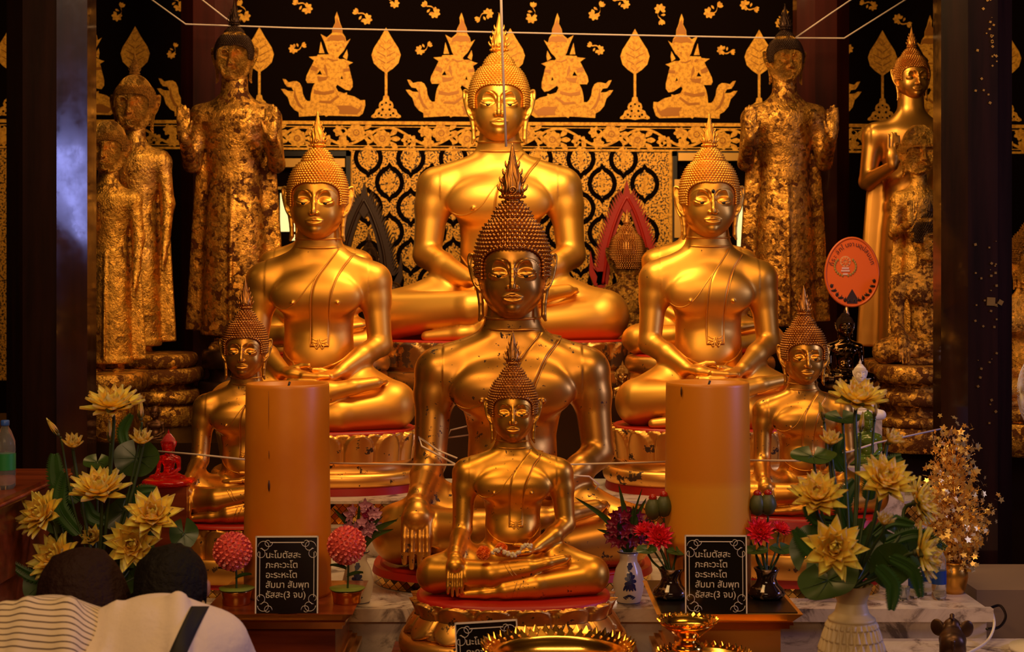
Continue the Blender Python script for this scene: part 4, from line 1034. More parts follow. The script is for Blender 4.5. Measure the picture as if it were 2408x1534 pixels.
# ------------------------------------------------------------------ lettering
def text_mesh(body, size, name='lettering', spacing=1.0):
    c = bpy.data.curves.new('txt', 'FONT'); c.body = body; c.size = size; c.align_x = 'LEFT'; c.space_character = spacing; c.resolution_u = 3
    o = bpy.data.objects.new('txt', c); COL.objects.link(o)
    dg = bpy.context.evaluated_depsgraph_get(); me = bpy.data.meshes.new_from_object(o.evaluated_get(dg)); me.name = name
    bpy.data.objects.remove(o); return me
LET = mat('pale_lettering', (.72,.66,.58), .45); CARD = mat('glossy_black_card', (.008,.006,.005), .16); EDGE = mat('white_card_edge', (.80,.72,.64), .4)
LINES = ['นะโมตัสสะ', 'ภะคะวะโต', 'อะระหะโต', 'สัมมา สัมพุท', 'ธัสสะ(3 จบ)']
def sign(cx, top, bottom, hw, d, label, rz=0, lean=.10, tilt=0.0, name='prayer_sign'):
    w, h = 2*M(hw, d), M(bottom-top, d)
    t = thing(name, label, 'sign', (X(cx, d), d, Z(bottom, d)), rot=(-lean, tilt, rz))
    mb = MB(); mb.box((0, 0, h/2), (w, .004, h)); mb.build('card', CARD, t)
    mb = MB()
    for x, z, sx, sz in ((0,h-.0025,w,.005),(-w/2+.002,h/2,.004,h),(w/2-.002,h/2,.004,h)): mb.box((x, -.003, z), (sx, .002, sz))
    mb.box((0, -.003, h*.915), (w*.54, .0015, .0025))
    for s in (-1, 1): mb.box((s*w*.43, -.003, h*.50), (.0018, .0015, h*.58))
    for s in (-1, 1):
        for zc, sg in ((h*.86, 1), (h*.10, -1)):
            for dx, dz, r, ph in ((.36, .0, .020, 0), (.42, -.022*sg, .017, 1.5), (.30, .022*sg-.010*sg, .014, 3)):
                q = [(s*(w*dx+r*(1-.55*k/14)*math.cos(ph+k*.42)), -.003, zc+dz+r*(1-.55*k/14)*math.sin(ph+k*.42)*sg) for k in range(15)]
                mb.tube(q, .0008, 4)
    mb.build('border', EDGE, t, label='thin pale border with curled corners')
    for i, L_ in enumerate(LINES):
        me = text_mesh(L_, h*.118, spacing=.98); o = obj('text_line', me, LET, t, (-w*.34, -.0035, h*(.715-.128*i)), (PI/2, 0, 0))
    mb = MB(); mb.box((0, .035, h*.30), (w*.3, .003, h*.62), R=Matrix.Rotation(-.22, 3, 'X')); mb.build('prop', CARD, t)
    return t
sign(674, 1262, 1443, 74, 4.75, 'black prayer sign with pale writing in front of the left candle', .02, .06)
sign(1684, 1260, 1443, 73, 4.75, 'black prayer sign with pale writing in front of the right candle', -.02, .06)
sign(1152, 1462, 1650, 74, 4.40, 'black prayer sign cut off by the bottom edge behind the tray', .05, .05, -.05)
# ------------------------------------------------------------------ candles
WAX = mat('orange_wax', (.70,.27,.028), .38, Subsurface_Weight=.25, Subsurface_Radius=(.06,.02,.005)); N, L, b = nodes(WAX)
n = noise(N, L, 3, 4); L.new(ramp(N, L, n.outputs[0], [(.3, (.60,.18,.008)), (.7, (.76,.27,.012))]).outputs[0], b.inputs['Base Color']); b.inputs['Subsurface Scale'].default_value = .05
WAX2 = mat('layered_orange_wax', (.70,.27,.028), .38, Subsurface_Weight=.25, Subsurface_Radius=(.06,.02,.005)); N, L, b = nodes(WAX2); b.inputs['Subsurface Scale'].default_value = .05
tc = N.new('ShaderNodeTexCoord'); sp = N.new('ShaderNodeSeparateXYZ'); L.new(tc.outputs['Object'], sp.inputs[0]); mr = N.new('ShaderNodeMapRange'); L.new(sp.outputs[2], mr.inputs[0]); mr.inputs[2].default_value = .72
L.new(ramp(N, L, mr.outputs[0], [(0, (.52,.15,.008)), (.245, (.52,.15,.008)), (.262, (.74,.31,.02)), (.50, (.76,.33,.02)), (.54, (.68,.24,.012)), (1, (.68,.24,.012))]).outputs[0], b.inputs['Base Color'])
ZT = Z(1445, 4.75)
def candle(cx, d, hw, top, label, m, marks):
    r = M(hw, d); h = Z(top, d-r)-ZT
    t = thing('pillar_candle', label, 'candle', (X(cx, d), d, ZT)); mb = MB()
    pr = [(r*1.02, 0), (r*1.03, .01), (r*1.025, h*.3), (r*1.0, h*.6), (r*.985, h-.012), (r*.975, h-.003), (r*.95, h), (r*.86, h-.004), (r*.80, h-.014), (r*.60, h-.022), (r*.3, h-.024), (.001, h-.024)]
    mb.lathe(pr, 64, fn=lambda a, z: 1+.004*math.sin(3*a)+.003*math.sin(7*a+z*9)); mb.build('wax', m, t)
    mb = MB(); mb.tube([(0,0,h-.03),(.003,0,h-.012),(.008,0,h+.004)], .004, 6); mb.build('wick', BLACK, t)
    k = MB()
    for (px, y0, y1, w) in marks:
        x = M(px-cx, d); yy = -math.sqrt(max(0, (r*1.022)**2-x*x))-.0015
        k.tube([(x, yy, Z(y, d-r)-ZT) for y in (y0, (2*y0+y1)/3, (y0+2*y1)/3, y1)], [w*.4, w, w, w*.3], 6)
    k.build('burn_mark', mat('dark_wax_drip', (.05,.012,.004), .5), t)
    return t
c1 = candle(676, 5.06, 99, 908, 'thick orange pillar candle on the left', WAX, [(648,1060,1080,.001),(648,1130,1156,.0035),(647,920,1010,.0006)])
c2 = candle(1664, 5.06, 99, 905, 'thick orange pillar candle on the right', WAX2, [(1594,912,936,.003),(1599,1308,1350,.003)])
# ------------------------------------------------------------------ stands under the candles
def sq_lathe(mb, pr, hx, hy, mi=0):
    """square stack; pr = (inset, z)"""
    vs = []
    for ins, z in pr: vs += [(-(hx-ins), -(hy-ins), z), (hx-ins, -(hy-ins), z), (hx-ins, hy-ins, z), (-(hx-ins), hy-ins, z)]
    fs = [(4*j+i, 4*j+(i+1)%4, 4*j+4+(i+1)%4, 4*j+4+i) for j in range(len(pr)-1) for i in range(4)]
    fs += [(3,2,1,0), tuple(range(4*len(pr)-4, 4*len(pr)))]; mb.add(vs, fs, mi, False)
def stand(cx, hw, m, m2, label):
    d = 5.01; t = thing('candle_stand', label, 'stand', (X(cx, d), d, 0)); hx = M(hw, 4.75); hy = .265
    mb = MB(); sq_lathe(mb, [(.03, ZT-.03),(.004, ZT-.004),(0, ZT)], hx, hy); mb.build('top', m, t)
    mb = MB(); sq_lathe(mb, [(.05, ZT-.055),(.036, ZT-.053),(.036, ZT-.042),(.026, ZT-.040),(.026, ZT-.030)], hx, hy); mb.build('moulding', m2, t)
    mb = MB(); sq_lathe(mb, [(.06, ZT-.16),(.06, ZT-.055)], hx, hy); mb.build('body', m, t)
    mb = MB(); sq_lathe(mb, [(.02, ZT-.20),(.02, ZT-.186),(.035, ZT-.184),(.035, ZT-.172),(.05, ZT-.170),(.05, ZT-.16)], hx, hy); mb.build('gold_steps', m2, t)
    mb = MB(); sq_lathe(mb, [(.03, 0),(.03, ZT-.20)], hx, hy); mb.build('plinth', m, t)
stand(680, 178, TABW, G_POL, 'dark red wooden stand with gold edges under the left candle')
stand(1690, 172, G_ST, G_POL, 'polished gold stepped stand under the right candle')
BLK_TRAY = MB(); BLK_TRAY.box((0,0,.002), (2*M(172,4.75)-.03, .50, .004)); tag(BLK_TRAY.build('tray_mat', BLACK, None, (X(1690, 5.01), 5.01, ZT)), 'dark mat under the right candle on the gold stand', 'mat')
# ------------------------------------------------------------------ low platforms in front
block('front_platform', -.40, .42, 3.75, 5.24, 0, .50, TABW, 'low platform in front under the front centre buddha', 'platform')
block('front_platform', .46, .90, 4.25, 4.72, 0, .56, TABW, 'low platform in front of the gold candle stand', 'platform')
block('front_platform', .80, 1.10, 3.9, 4.22, 0, .595, TABW, 'low stool under the cream vase', 'stool')
block('marble_step', 1.25, 2.5, 4.45, 5.28, 0, .50, MARB, 'lower white marble step at the bottom right', 'step')
BEI = mat('beige_stone', (.26,.17,.10), .6)
block('stone_kerb', 1.70, 2.8, 5.6, 6.1, 0, Z(1388, 5.6), BEI, 'beige kerb at the right end of the marble ledge', 'kerb')
# left table with a beaded edge
t = thing('side_table', 'red-brown wooden table with a beaded edge at the left', 'table', (-1.95, 4.7, 0))
mb = MB(); mb.box((0,0,1.085), (.92,.94,.03)); mb.build('table_top', TABW, t)
mb = MB(); mb.box((0,0,.95), (.84,.86,.24)); mb.build('apron', TABW, t)
mb = MB()
for i in range(90): mb.ball((.463, -.46+.92*i/89, 1.082), .0065, 6, 4)
mb.build('beading', TABW, t)
for sx in (-1, 1):
    for sy in (-1, 1): mb = MB(); mb.box((sx*.38, sy*.39, .42), (.07,.07,.84)); mb.build('leg', TABW, t)
mb = MB(); mb.box((0, 0, .5), (.80, .82, .66)); mb.build('side_panel', TABW, t)
# ------------------------------------------------------------------ gold trays and bowls
def offering_tray(cx, d, hw, zr, zfoot, label, name='offering_tray', spikes=44, deep=.05):
    t = thing(name, label, 'tray', (X(cx, d), d, zfoot)); r = M(hw, d); h = zr-zfoot; mb = MB()
    pr = [(r*.55,0),(r*.55,.008),(r*.40,.02),(r*.30,h*.3),(r*.28,h*.45),(r*.45,h-deep-.01),(r*.80,h-deep*.5),(r*.93,h-.006),(r*.95,h),(r*.90,h),(r*.84,h-.012),(r*.70,h-deep*.6),(r*.3,h-deep*.75),(.001,h-deep*.75)]
    mb.lathe(pr, 56); mb.build('bowl', G_POL, t)
    mb = MB()
    for i in range(spikes):
        a = 2*PI*i/spikes
        for k, (da, rr, hh) in enumerate(((0, 1.0, .030), (PI/spikes, .98, .020))):
            c = Vector((math.cos(a+da), math.sin(a+da), 0)); tt = Vector((-c.y, c.x, 0)); p = c*r*rr*.97; s = r/.21
            w = PI*r/spikes*.9
            o = [p-tt*w+Vector((0,0,h)), p+tt*w+Vector((0,0,h)), p+tt*w*.9+c*.012*s+Vector((0,0,h+hh*.4*s)), p+c*.022*s+Vector((0,0,h+hh*s)), p-tt*w*.9+c*.012*s+Vector((0,0,h+hh*.4*s))]
            q = [v-c*.004 for v in o]
            mb.add(o+q, [(0,1,2,3,4),(9,8,7,6,5),(0,5,6,1),(1,6,7,2),(2,7,8,3),(3,8,9,4),(4,9,5,0)], 0, False)
        c = Vector((math.cos(a), math.sin(a), 0)); mb.ball(c*r*.97+Vector((0,0,h+.004)), .006*r/.21, 6, 4)
    mb.build('filigree_rim', G_POL, t); return t
offering_tray(1312, 4.18, 172, .725, .50, 'wide polished gold tray with a pointed filigree rim at the bottom centre')
offering_tray(1655, 4.48, 105, .635, .56, 'lower gold tray with a beaded rim cut off by the bottom edge', spikes=36, deep=.02)
offering_tray(1617, 4.52, 68, .728, .648, 'small footed gold bowl in front of the gold stand', 'footed_bowl', 30, .03)
# ------------------------------------------------------------------ flowers
YEL = mat('yellow_petals', (.9,.6,.1), .5); N, L, b = nodes(YEL)
tc = N.new('ShaderNodeTexCoord'); vl = N.new('ShaderNodeVectorMath'); vl.operation = 'LENGTH'; L.new(tc.outputs['Object'], vl.inputs[0])
L.new(ramp(N, L, vl.outputs['Value'], [(.12, (.92,.22,.02)), (.32, (.96,.55,.06)), (.75, (.98,.72,.12)), (1.0, (.98,.78,.22))]).outputs[0], b.inputs['Base Color']); b.inputs['Subsurface Weight'].default_value = .5; b.inputs['Subsurface Scale'].default_value = .02
PNK = mat('pink_red_petals', (.9,.1,.1), .5); N, L, b = nodes(PNK)
tc = N.new('ShaderNodeTexCoord'); vl = N.new('ShaderNodeVectorMath'); vl.operation = 'LENGTH'; L.new(tc.outputs['Object'], vl.inputs[0])
L.new(ramp(N, L, vl.outputs['Value'], [(.10, (.90,.35,.03)), (.3, (.85,.03,.02)), (.7, (.85,.02,.06)), (1.0, (.85,.08,.22))]).outputs[0], b.inputs['Base Color'])
GRN = mat('dark_green_leaf', (.035,.075,.012), .32); GRS = mat('green_stem', (.03,.06,.012), .45); GRB = mat('green_bud', (.06,.07,.02), .5)
def petal(mb, L_, w, el, az, cup=.25, curl=.15, nu=7, nv=9, r0=.06):
    """petal leaving the axis (+z) at elevation el above the flower's plane"""
    R = Matrix.Rotation(az, 3, 'Z')
    vs = []
    for j in range(nv):
        t = j/(nv-1); ww = w*(math.sin(PI*min(1, t*.88+.12)**.85))*(1 if t < .97 else .0); e = el+curl*(t-.3)
        rr = r0+L_*t*math.cos(el+curl*t*.5); zz = L_*t*math.sin(el+curl*t*.5)
        for i in range(nu):
            s = i/(nu-1)*2-1
            lift = cup*w*(s*s)
            vs.append(R@Vector((rr-lift*math.sin(e), s*ww/2, zz+lift*math.cos(e))))
    fs = [(j*nu+i, (j+1)*nu+i, (j+1)*nu+i+1, j*nu+i+1) for j in range(nv-1) for i in range(nu-1)]
    o = len(vs); n_ = Vector((0,0,-.012))
    vs2 = [v+n_ for v in vs]
    mb.add(vs+vs2, fs+[tuple(k+o for k in f[::-1]) for f in fs])
def bloom_mesh(layers, seed=1, centre=True, wide=.44):
    mb = MB(); rr = random.Random(seed)
    for (n_, el, L_) in layers:
        off = rr.random()*6
        for k in range(n_): petal(mb, L_*rr.uniform(.92, 1.05), wide*rr.uniform(.85, 1.08), math.radians(el+rr.uniform(-6, 6)), off+2*PI*k/n_+rr.uniform(-.08, .08), .18, rr.uniform(.1, .45))
    if centre:
        for k in range(26):
            a = k*2.4; r_ = .015*math.sqrt(k)*1.6; mb.tube([(r_*math.cos(a)*.5, r_*math.sin(a)*.5, 0), (r_*math.cos(a), r_*math.sin(a), .20)], [.012, .014], 4)
    return mb.me('petals')
OPEN = [bloom_mesh([(9,4,1.0),(9,18,.98),(8,34,.90),(8,50,.78),(7,66,.62),(5,80,.48)], s) for s in (1, 2, 3)]
HALF = bloom_mesh([(7,38,.9),(7,56,.95),(6,70,.85)], 4); BUD = bloom_mesh([(5,80,1.0),(5,84,1.05),(4,86,1.1)], 5, False, .62)
PKM = bloom_mesh([(14,10,1.0),(13,26,.95),(12,42,.85),(10,58,.7),(8,72,.5)], 6, True, .34)
def calyx_mesh():
    mb = MB()
    for k in range(4): petal(mb, .72, .46, math.radians(8), 2*PI*k/4, .3, .5)
    mb.ball((0,0,-.05), (.16,.16,.12), 8, 6); return mb.me('calyx')
def budcalyx_mesh():
    mb = MB()
    for k in range(4): petal(mb, .58, .62, math.radians(70), 2*PI*k/4+.4, .2, .35, r0=.12)
    mb.ball((0,0,.0), (.20,.20,.16), 8, 6); return mb.me('calyx')
CAL = calyx_mesh(); BCAL = budcalyx_mesh()
def stem_pts(a, ctrl, b_): return spline([a, ctrl, b_], 8)
def flower(px, py, d, r, face, kind, root, label, group, name='lotus_flower', m=YEL, stem_m=GRS, cat='flower', base_off=None):
    p = W(px, py, d); R_ = M(r, d); f = Vector(face).normalized()
    rot = f.to_track_quat('Z', 'Y').to_euler()
    t = thing(name, label, cat, p, 0, group)
    if kind == 'bud': obj('petals', BUD, m, t, (0,0,0), rot, (R_*1.0, R_*1.0, R_*1.9)); obj('calyx', BCAL, GRB, t, (0,0,0), rot, (R_*1.05, R_*1.05, R_*1.6))
    elif kind == 'half': obj('petals', HALF, m, t, -f*R_*.5, rot, R_*1.25); obj('calyx', BCAL, GRB, t, -f*R_*.5, rot, (R_*1.0, R_*1.0, R_*1.0))
    elif kind == 'pink': obj('petals', PKM, m, t, -f*R_*.2, rot, R_); obj('calyx', CAL, GRN, t, -f*R_*.3, rot, R_*.85)
    else: obj('petals', OPEN[kind % 3], m, t, -f*R_*.25, rot, R_*1.04); obj('calyx', CAL, GRB, t, -f*R_*.33, rot, R_*.9)
    rt = Vector(root)-p; s0 = -f*R_*.45
    mid = Vector((rt.x*.35, rt.y*.5+.01, rt.z*.45)) if rt.length > .12 else rt*.5
    mb = MB(); mb.tube(spline([s0, s0-f*R_*.35+Vector((0,0,-.01)), mid, rt], 7), .0055 if r > 30 else .0035, 6)
    mb.build('stem', stem_m, t); return t
def round_leaf(px, py, d, rx, ry, root, label, face=(0,-1,.25), group=None, notch=.5, name='lotus_leaf', roll_=0):
    p = W(px, py, d); f = Vector(face).normalized(); R_ = M(rx, d); q = ry/rx
    t = thing(name, label, 'leaf', p, 0, group); mb = MB(); rr = random.Random(int(px))
    n_ = 30; vs = [Vector((0,0,-.10))]
    for ring_, rad in ((1,.35),(2,.7),(3,1.0)):
        for i in range(n_):
            a = PI/2+.18+ (2*PI-.36)*i/(n_-1); w_ = rad*(1+.03*math.sin(5*a+1)*(ring_==3))
            vs.append(Vector((w_*math.cos(a), w_*math.sin(a)*q, .10*rad*rad-.10+.05*math.sin(3*a+px)*rad)))
    fs = [(0, 1+i, 2+i) for i in range(n_-1)]+[(1+k*n_+i, 1+(k+1)*n_+i, 1+(k+1)*n_+i+1, 1+k*n_+i+1) for k in range(2) for i in range(n_-1)]
    bk = [v+Vector((0,0,-.02)) for v in vs]; o = len(vs)
    mb.add(vs+bk, fs+[tuple(k+o for k in g[::-1]) for g in fs])
    for i in range(3, n_-3, 4): 
        a = PI/2+.18+(2*PI-.36)*i/(n_-1); mb.tube([(0,0,-.085),(.5*math.cos(a),.5*math.sin(a)*q,-.065),(.92*math.cos(a),.92*math.sin(a)*q,.0)], [.018,.012,.004], 4)
    ro = f.to_track_quat('Z', 'Y')@Euler((0,0,roll_)).to_quaternion()
    mb.build('leaf_blade', GRN, t).rotation_euler = ro.to_euler(); t.children[0].scale = (R_,)*3
    mb = MB(); rt = Vector(root)-p; mb.tube(spline([-f*R_*.09, Vector((rt.x*.3, rt.y*.5+.02, rt.z*.5)), rt], 7), .004, 6); mb.build('stem', GRS, t); return t
FERN = mat('fern_green', (.03,.10,.015), .45)
def fern(px0, py0, px1, py1, d, w, label, group, bend=.2, y1=None):
    a = W(px0, py0, d); b_ = W(px1, py1, y1 or d); t = thing('fern_frond', label, 'fern', a, 0, group); mb = MB(); v = b_-a
    side = Vector((-v.z, 0, v.x)).normalized(); pts = spline([Vector((0,0,0)), v*.5+side*v.length*bend, v], 9); n_ = len(pts)
    mb.tube(pts, [.003*(1-.7*i/n_) for i in range(n_)], 5); W_ = M(w, d)
    for i in range(1, n_-1):
        tt = (pts[i+1]-pts[i-1]).normalized(); sd = Vector((-tt.z, 0, tt.x)); 
        for half in (0, .5):
            pp = pts[i]+(pts[i+1]-pts[i])*half; ww = W_*math.sin(PI*min(1, .18+.80*(i+half)/n_))**.7
            for s in (-1, 1):
                tip = pp+(sd*s+tt*.45)*ww; e = tt*ww*.16
                vs = [pp-e*.6, pp+(tip-pp)*.5-e+Vector((0,-.003,0)), tip, pp+(tip-pp)*.5+e+Vector((0,-.003,0)), pp+e*.6]; bk = [q+Vector((0,.0015,0)) for q in vs]
                mb.add(vs+bk, [(0,1,2,3,4),(9,8,7,6,5)], 0, False)
    mb.build('frond', FERN, t); return t
# ---- left bouquet
rl = W(235, 1400, 4.75); GL = 'yellow lotus flowers of the left bouquet'; D = 4.7
for (px, py, r, face, kind, lab) in (
 (263,945,70,(0,-.32,1),0,'yellow lotus at the very top of the left bouquet, seen from the side'),
 (331,985,24,(0,-.1,1),'bud','closed yellow bud just right of the top lotus of the left bouquet'),
 (258,1035,22,(0,-.1,1),'bud','closed yellow bud below the top lotus of the left bouquet'),
 (136,1022,22,(-.55,-.2,.9),'bud','closed yellow bud leaning left against the left pillar'),
 (172,1040,33,(.1,-.5,.9),'half','half-open yellow lotus beside the left pillar'),
 (333,1030,36,(.1,-.5,.9),'half','half-open yellow lotus above the round leaf of the left bouquet'),
 (233,1145,72,(0,-.40,.92),1,'yellow lotus in the middle of the left bouquet, seen from the side'),
 (92,1208,62,(-.45,-.75,.5),2,'leftmost yellow lotus of the left bouquet'),
 (358,1208,68,(.15,-.75,.65),0,'rightmost yellow lotus of the left bouquet, next to a statue hand'),
 (216,1262,36,(-.05,-.8,.5),'half','small cup-shaped yellow lotus low in the left bouquet'),
 (310,1280,68,(.05,-1,.15),1,'fully open yellow lotus above the dark-haired head at the right'),
 (125,1312,64,(-.35,-.8,.5),2,'yellow lotus above the brown-haired head')):
    flower(px, py, D+(.06 if kind in ('half','bud') else 0), r, face, kind, rl, lab, GL)
GLL = 'green leaves of the left bouquet'
round_leaf(320, 1077, 4.82, 54, 46, rl, 'large round green leaf in the left bouquet', (0,-1,.3), GLL)
round_leaf(92, 1372, 4.72, 42, 46, rl, 'round green leaf low at the left of the left bouquet', (-.2,-1,.3), GLL)
round_leaf(432, 1255, 4.80, 34, 36, rl, 'round green leaf behind the rightmost lotus of the left bouquet', (.2,-1,.2), GLL)
round_leaf(228, 1085, 4.86, 34, 22, rl, 'dark leaf between the two upper yellow buds', (0,-.7,.7), GLL)
GFE = 'fern fronds of the left bouquet'
for a in ((190,1180,128,1068,4.85,26,'fern frond pointing up beside the left pillar'),(190,1260,150,1110,4.84,24,'fern frond behind the middle lotus at the left'),(250,1230,200,1180,4.80,20,'small fern frond above the cup-shaped lotus'),
          (150,1340,20,1322,4.72,18,'fern frond reaching left from the left bouquet'),(300,1190,368,1150,4.82,16,'small fern frond under the round leaf'),(300,1060,310,975,4.88,16,'fern frond behind the upright bud')):
    fern(*a, GFE)
def vase(px, zb, ztop, d, pr, m, label, name='vase', fn=None, n_=48):
    t = thing(name, label, 'vase', (X(px, d), d, zb)); mb = MB(); h = ztop-zb
    q = [(M(r, d), z*h) for r, z in pr]; r_, z_ = q[-1]
    q += [(r_*.90, z_), (r_*.85, z_-.02*h), (r_*.7, z_-.2*h)]
    mb.lathe(q, n_, fn=fn); mb.build('body', m, t); return t
CREAM = mat('cream_ceramic', (.72,.56,.32), .42)
vase(235, .58, Z(1395, 4.75), 4.75, [(35,0),(40,.05),(52,.3),(40,.7),(26,.9),(36,1)], CREAM, 'cream vase hidden behind the worshippers under the left bouquet')
block('front_platform', -1.42, -1.05, 4.55, 4.95, 0, .58, TABW, 'low stool under the left bouquet', 'stool')
# ---- right bouquet in the cream vase with raised petals
DV = 4.08; rv = W(2003, 1385, DV)
t = thing('vase', 'cream vase with raised diamond petals under the right bouquet', 'vase', (X(2003, DV), DV, .595))
hz_ = Z(1375, DV)-.595
pr = [(50,0),(60,.04),(74,.22),(77,.36),(73,.5),(62,.62),(54,.70),(52,.735),(40,.78),(34,.86),(36,.93),(46,.985),(50,1.0)]
zz = [p[1] for p in pr]; rrr = [p[0] for p in pr]
def vfn(u, v):
    a = 2*PI*u; z = v; r = M(float(np.interp(z, zz, rrr)), DV)
    if z < .70:
        k = z*10.5; c = int(k); f = k-c; b_ = (u*26+(.5 if c % 2 else 0)) % 1
        e = max(0, 1-abs(b_-.5)*2/max(.08, (1-f)**.6)); r += .007*math.sqrt(e)*(1-.3*f)
    if .715 < z < .74: r += .003
    return Vector((r*math.cos(a), r*math.sin(a), z*hz_))
mb = MB(); mb.grid(vfn, 312, 130, closed_u=True); mb.lathe([(M(48,DV), hz_),(M(42,DV), hz_-.02),(M(30,DV), hz_-.06)], 40, cap=False); mb.build('body', CREAM, t)
GR = 'yellow lotus flowers of the right bouquet'
for i, (px, py, d, r, face, kind, lab) in enumerate((
 (2018,930,4.2,68,(.05,-.38,.95),0,'yellow lotus at the very top of the right bouquet, seen from the side'),
 (1936,985,4.2,21,(-.25,-.1,1),'bud','closed yellow bud leaning left in the right bouquet'),
 (2024,1012,4.15,21,(.08,-.15,1),'bud','upright yellow bud under the top lotus of the right bouquet'),
 (2056,982,4.25,18,(.1,0,1),'bud','greenish bud right under the top lotus of the right bouquet'),
 (1954,1032,4.15,34,(-.05,-.45,.9),'half','half-open yellow lotus at the upper left of the right bouquet'),
 (2100,1030,4.2,32,(.6,-.35,.8),'half','half-open yellow lotus at the upper right of the right bouquet'),
 (1922,1162,4.02,68,(-.12,-.65,.75),1,'yellow lotus on the left side of the right bouquet, beside a statue hand'),
 (2085,1125,4.0,70,(.12,-.72,.65),2,'large open yellow lotus right of the middle in the right bouquet'),
 (2170,1178,4.1,58,(.85,-.45,.35),0,'yellow lotus facing right in front of the gold tree'),
 (2082,1222,4.0,30,(.15,-.4,.9),'half','small cup-shaped yellow lotus in the middle of the right bouquet'),
 (1962,1290,3.92,76,(-.05,-.95,.25),2,'largest fully open yellow lotus, low in the right bouquet'),
 (2178,1300,4.05,66,(.9,-.42,.1),1,'yellow lotus facing right above the water bottles'))):
    flower(px, py, d, r, face, kind, rv, lab, GR)
GRL = 'green leaves of the right bouquet'
round_leaf(1948, 1362, 3.98, 74, 50, rv, 'large shiny round leaf hanging over the cream vase', (-.15,-.8,.6), GRL, roll_=.4)
round_leaf(1912, 1070, 4.12, 54, 30, rv, 'flat green leaf crossing the small statue at the right', (-.1,-.55,.8), GRL)
round_leaf(1982, 980, 4.28, 48, 24, rv, 'dark leaf under the top lotus of the right bouquet', (.1,-.5,.8), GRL)
round_leaf(2095, 1330, 4.06, 52, 60, rv, 'broad dark green leaf above the vase mouth', (.3,-.9,.2), GRL, roll_=2)
round_leaf(2040, 1310, 4.14, 50, 56, rv, 'dark green leaf deep inside the right bouquet', (0,-.9,.3), GRL, roll_=1)
round_leaf(1900, 1290, 4.16, 44, 56, rv, 'dark leaf at the left edge of the right bouquet', (-.4,-.8,.3), GRL, roll_=3)
round_leaf(2110, 1255, 4.12, 46, 30, rv, 'narrow dark leaf right of the small cup-shaped lotus', (.2,-.8,.4), GRL, roll_=1.3)
GRF = 'fern fronds of the right bouquet'
for a in ((1985,1110,1978,1020,4.25,22,'fern frond standing up behind the yellow buds'),(2000,1250,2010,1130,4.22,26,'fern frond in the middle of the right bouquet'),(1990,1310,1868,1245,4.15,26,'fern frond reaching left behind the low open lotus'),
          (2060,1330,2096,1435,4.0,22,'light green fern frond hanging beside the vase neck'),(2090,1310,2165,1405,4.03,20,'fern frond hanging over the water bottles'),(2080,1280,2225,1290,4.1,20,'fern frond reaching right from the right bouquet'),
          (2040,1180,2120,1075,4.25,24,'fern frond behind the large open lotus'),(2050,1260,2150,1235,4.1,18,'fern frond under the right-facing lotus'),(1960,1230,1895,1190,4.14,20,'fern frond behind the left lotus')):
    fern(*a, GRF)
rr = random.Random(12)
for i in range(9):
    round_leaf(1930+rr.uniform(0, 215), 1195+rr.uniform(0, 155), 4.18+rr.uniform(0, .10), rr.uniform(28, 46), rr.uniform(38, 60), rv, 'dark green leaf among the stems in the lower right bouquet', (rr.uniform(-.6,.6),-.8,rr.uniform(.1,.6)), 'dark leaves among the stems of the right bouquet', roll_=rr.uniform(0, 6))
for i in range(7):
    round_leaf(130+rr.uniform(0, 230), 1160+rr.uniform(0, 200), 4.86+rr.uniform(0, .08), rr.uniform(30, 46), rr.uniform(40, 60), rl, 'dark green leaf among the stems in the left bouquet', (rr.uniform(-.6,.6),-.8,rr.uniform(.1,.6)), 'dark leaves among the stems of the left bouquet', roll_=rr.uniform(0, 6))
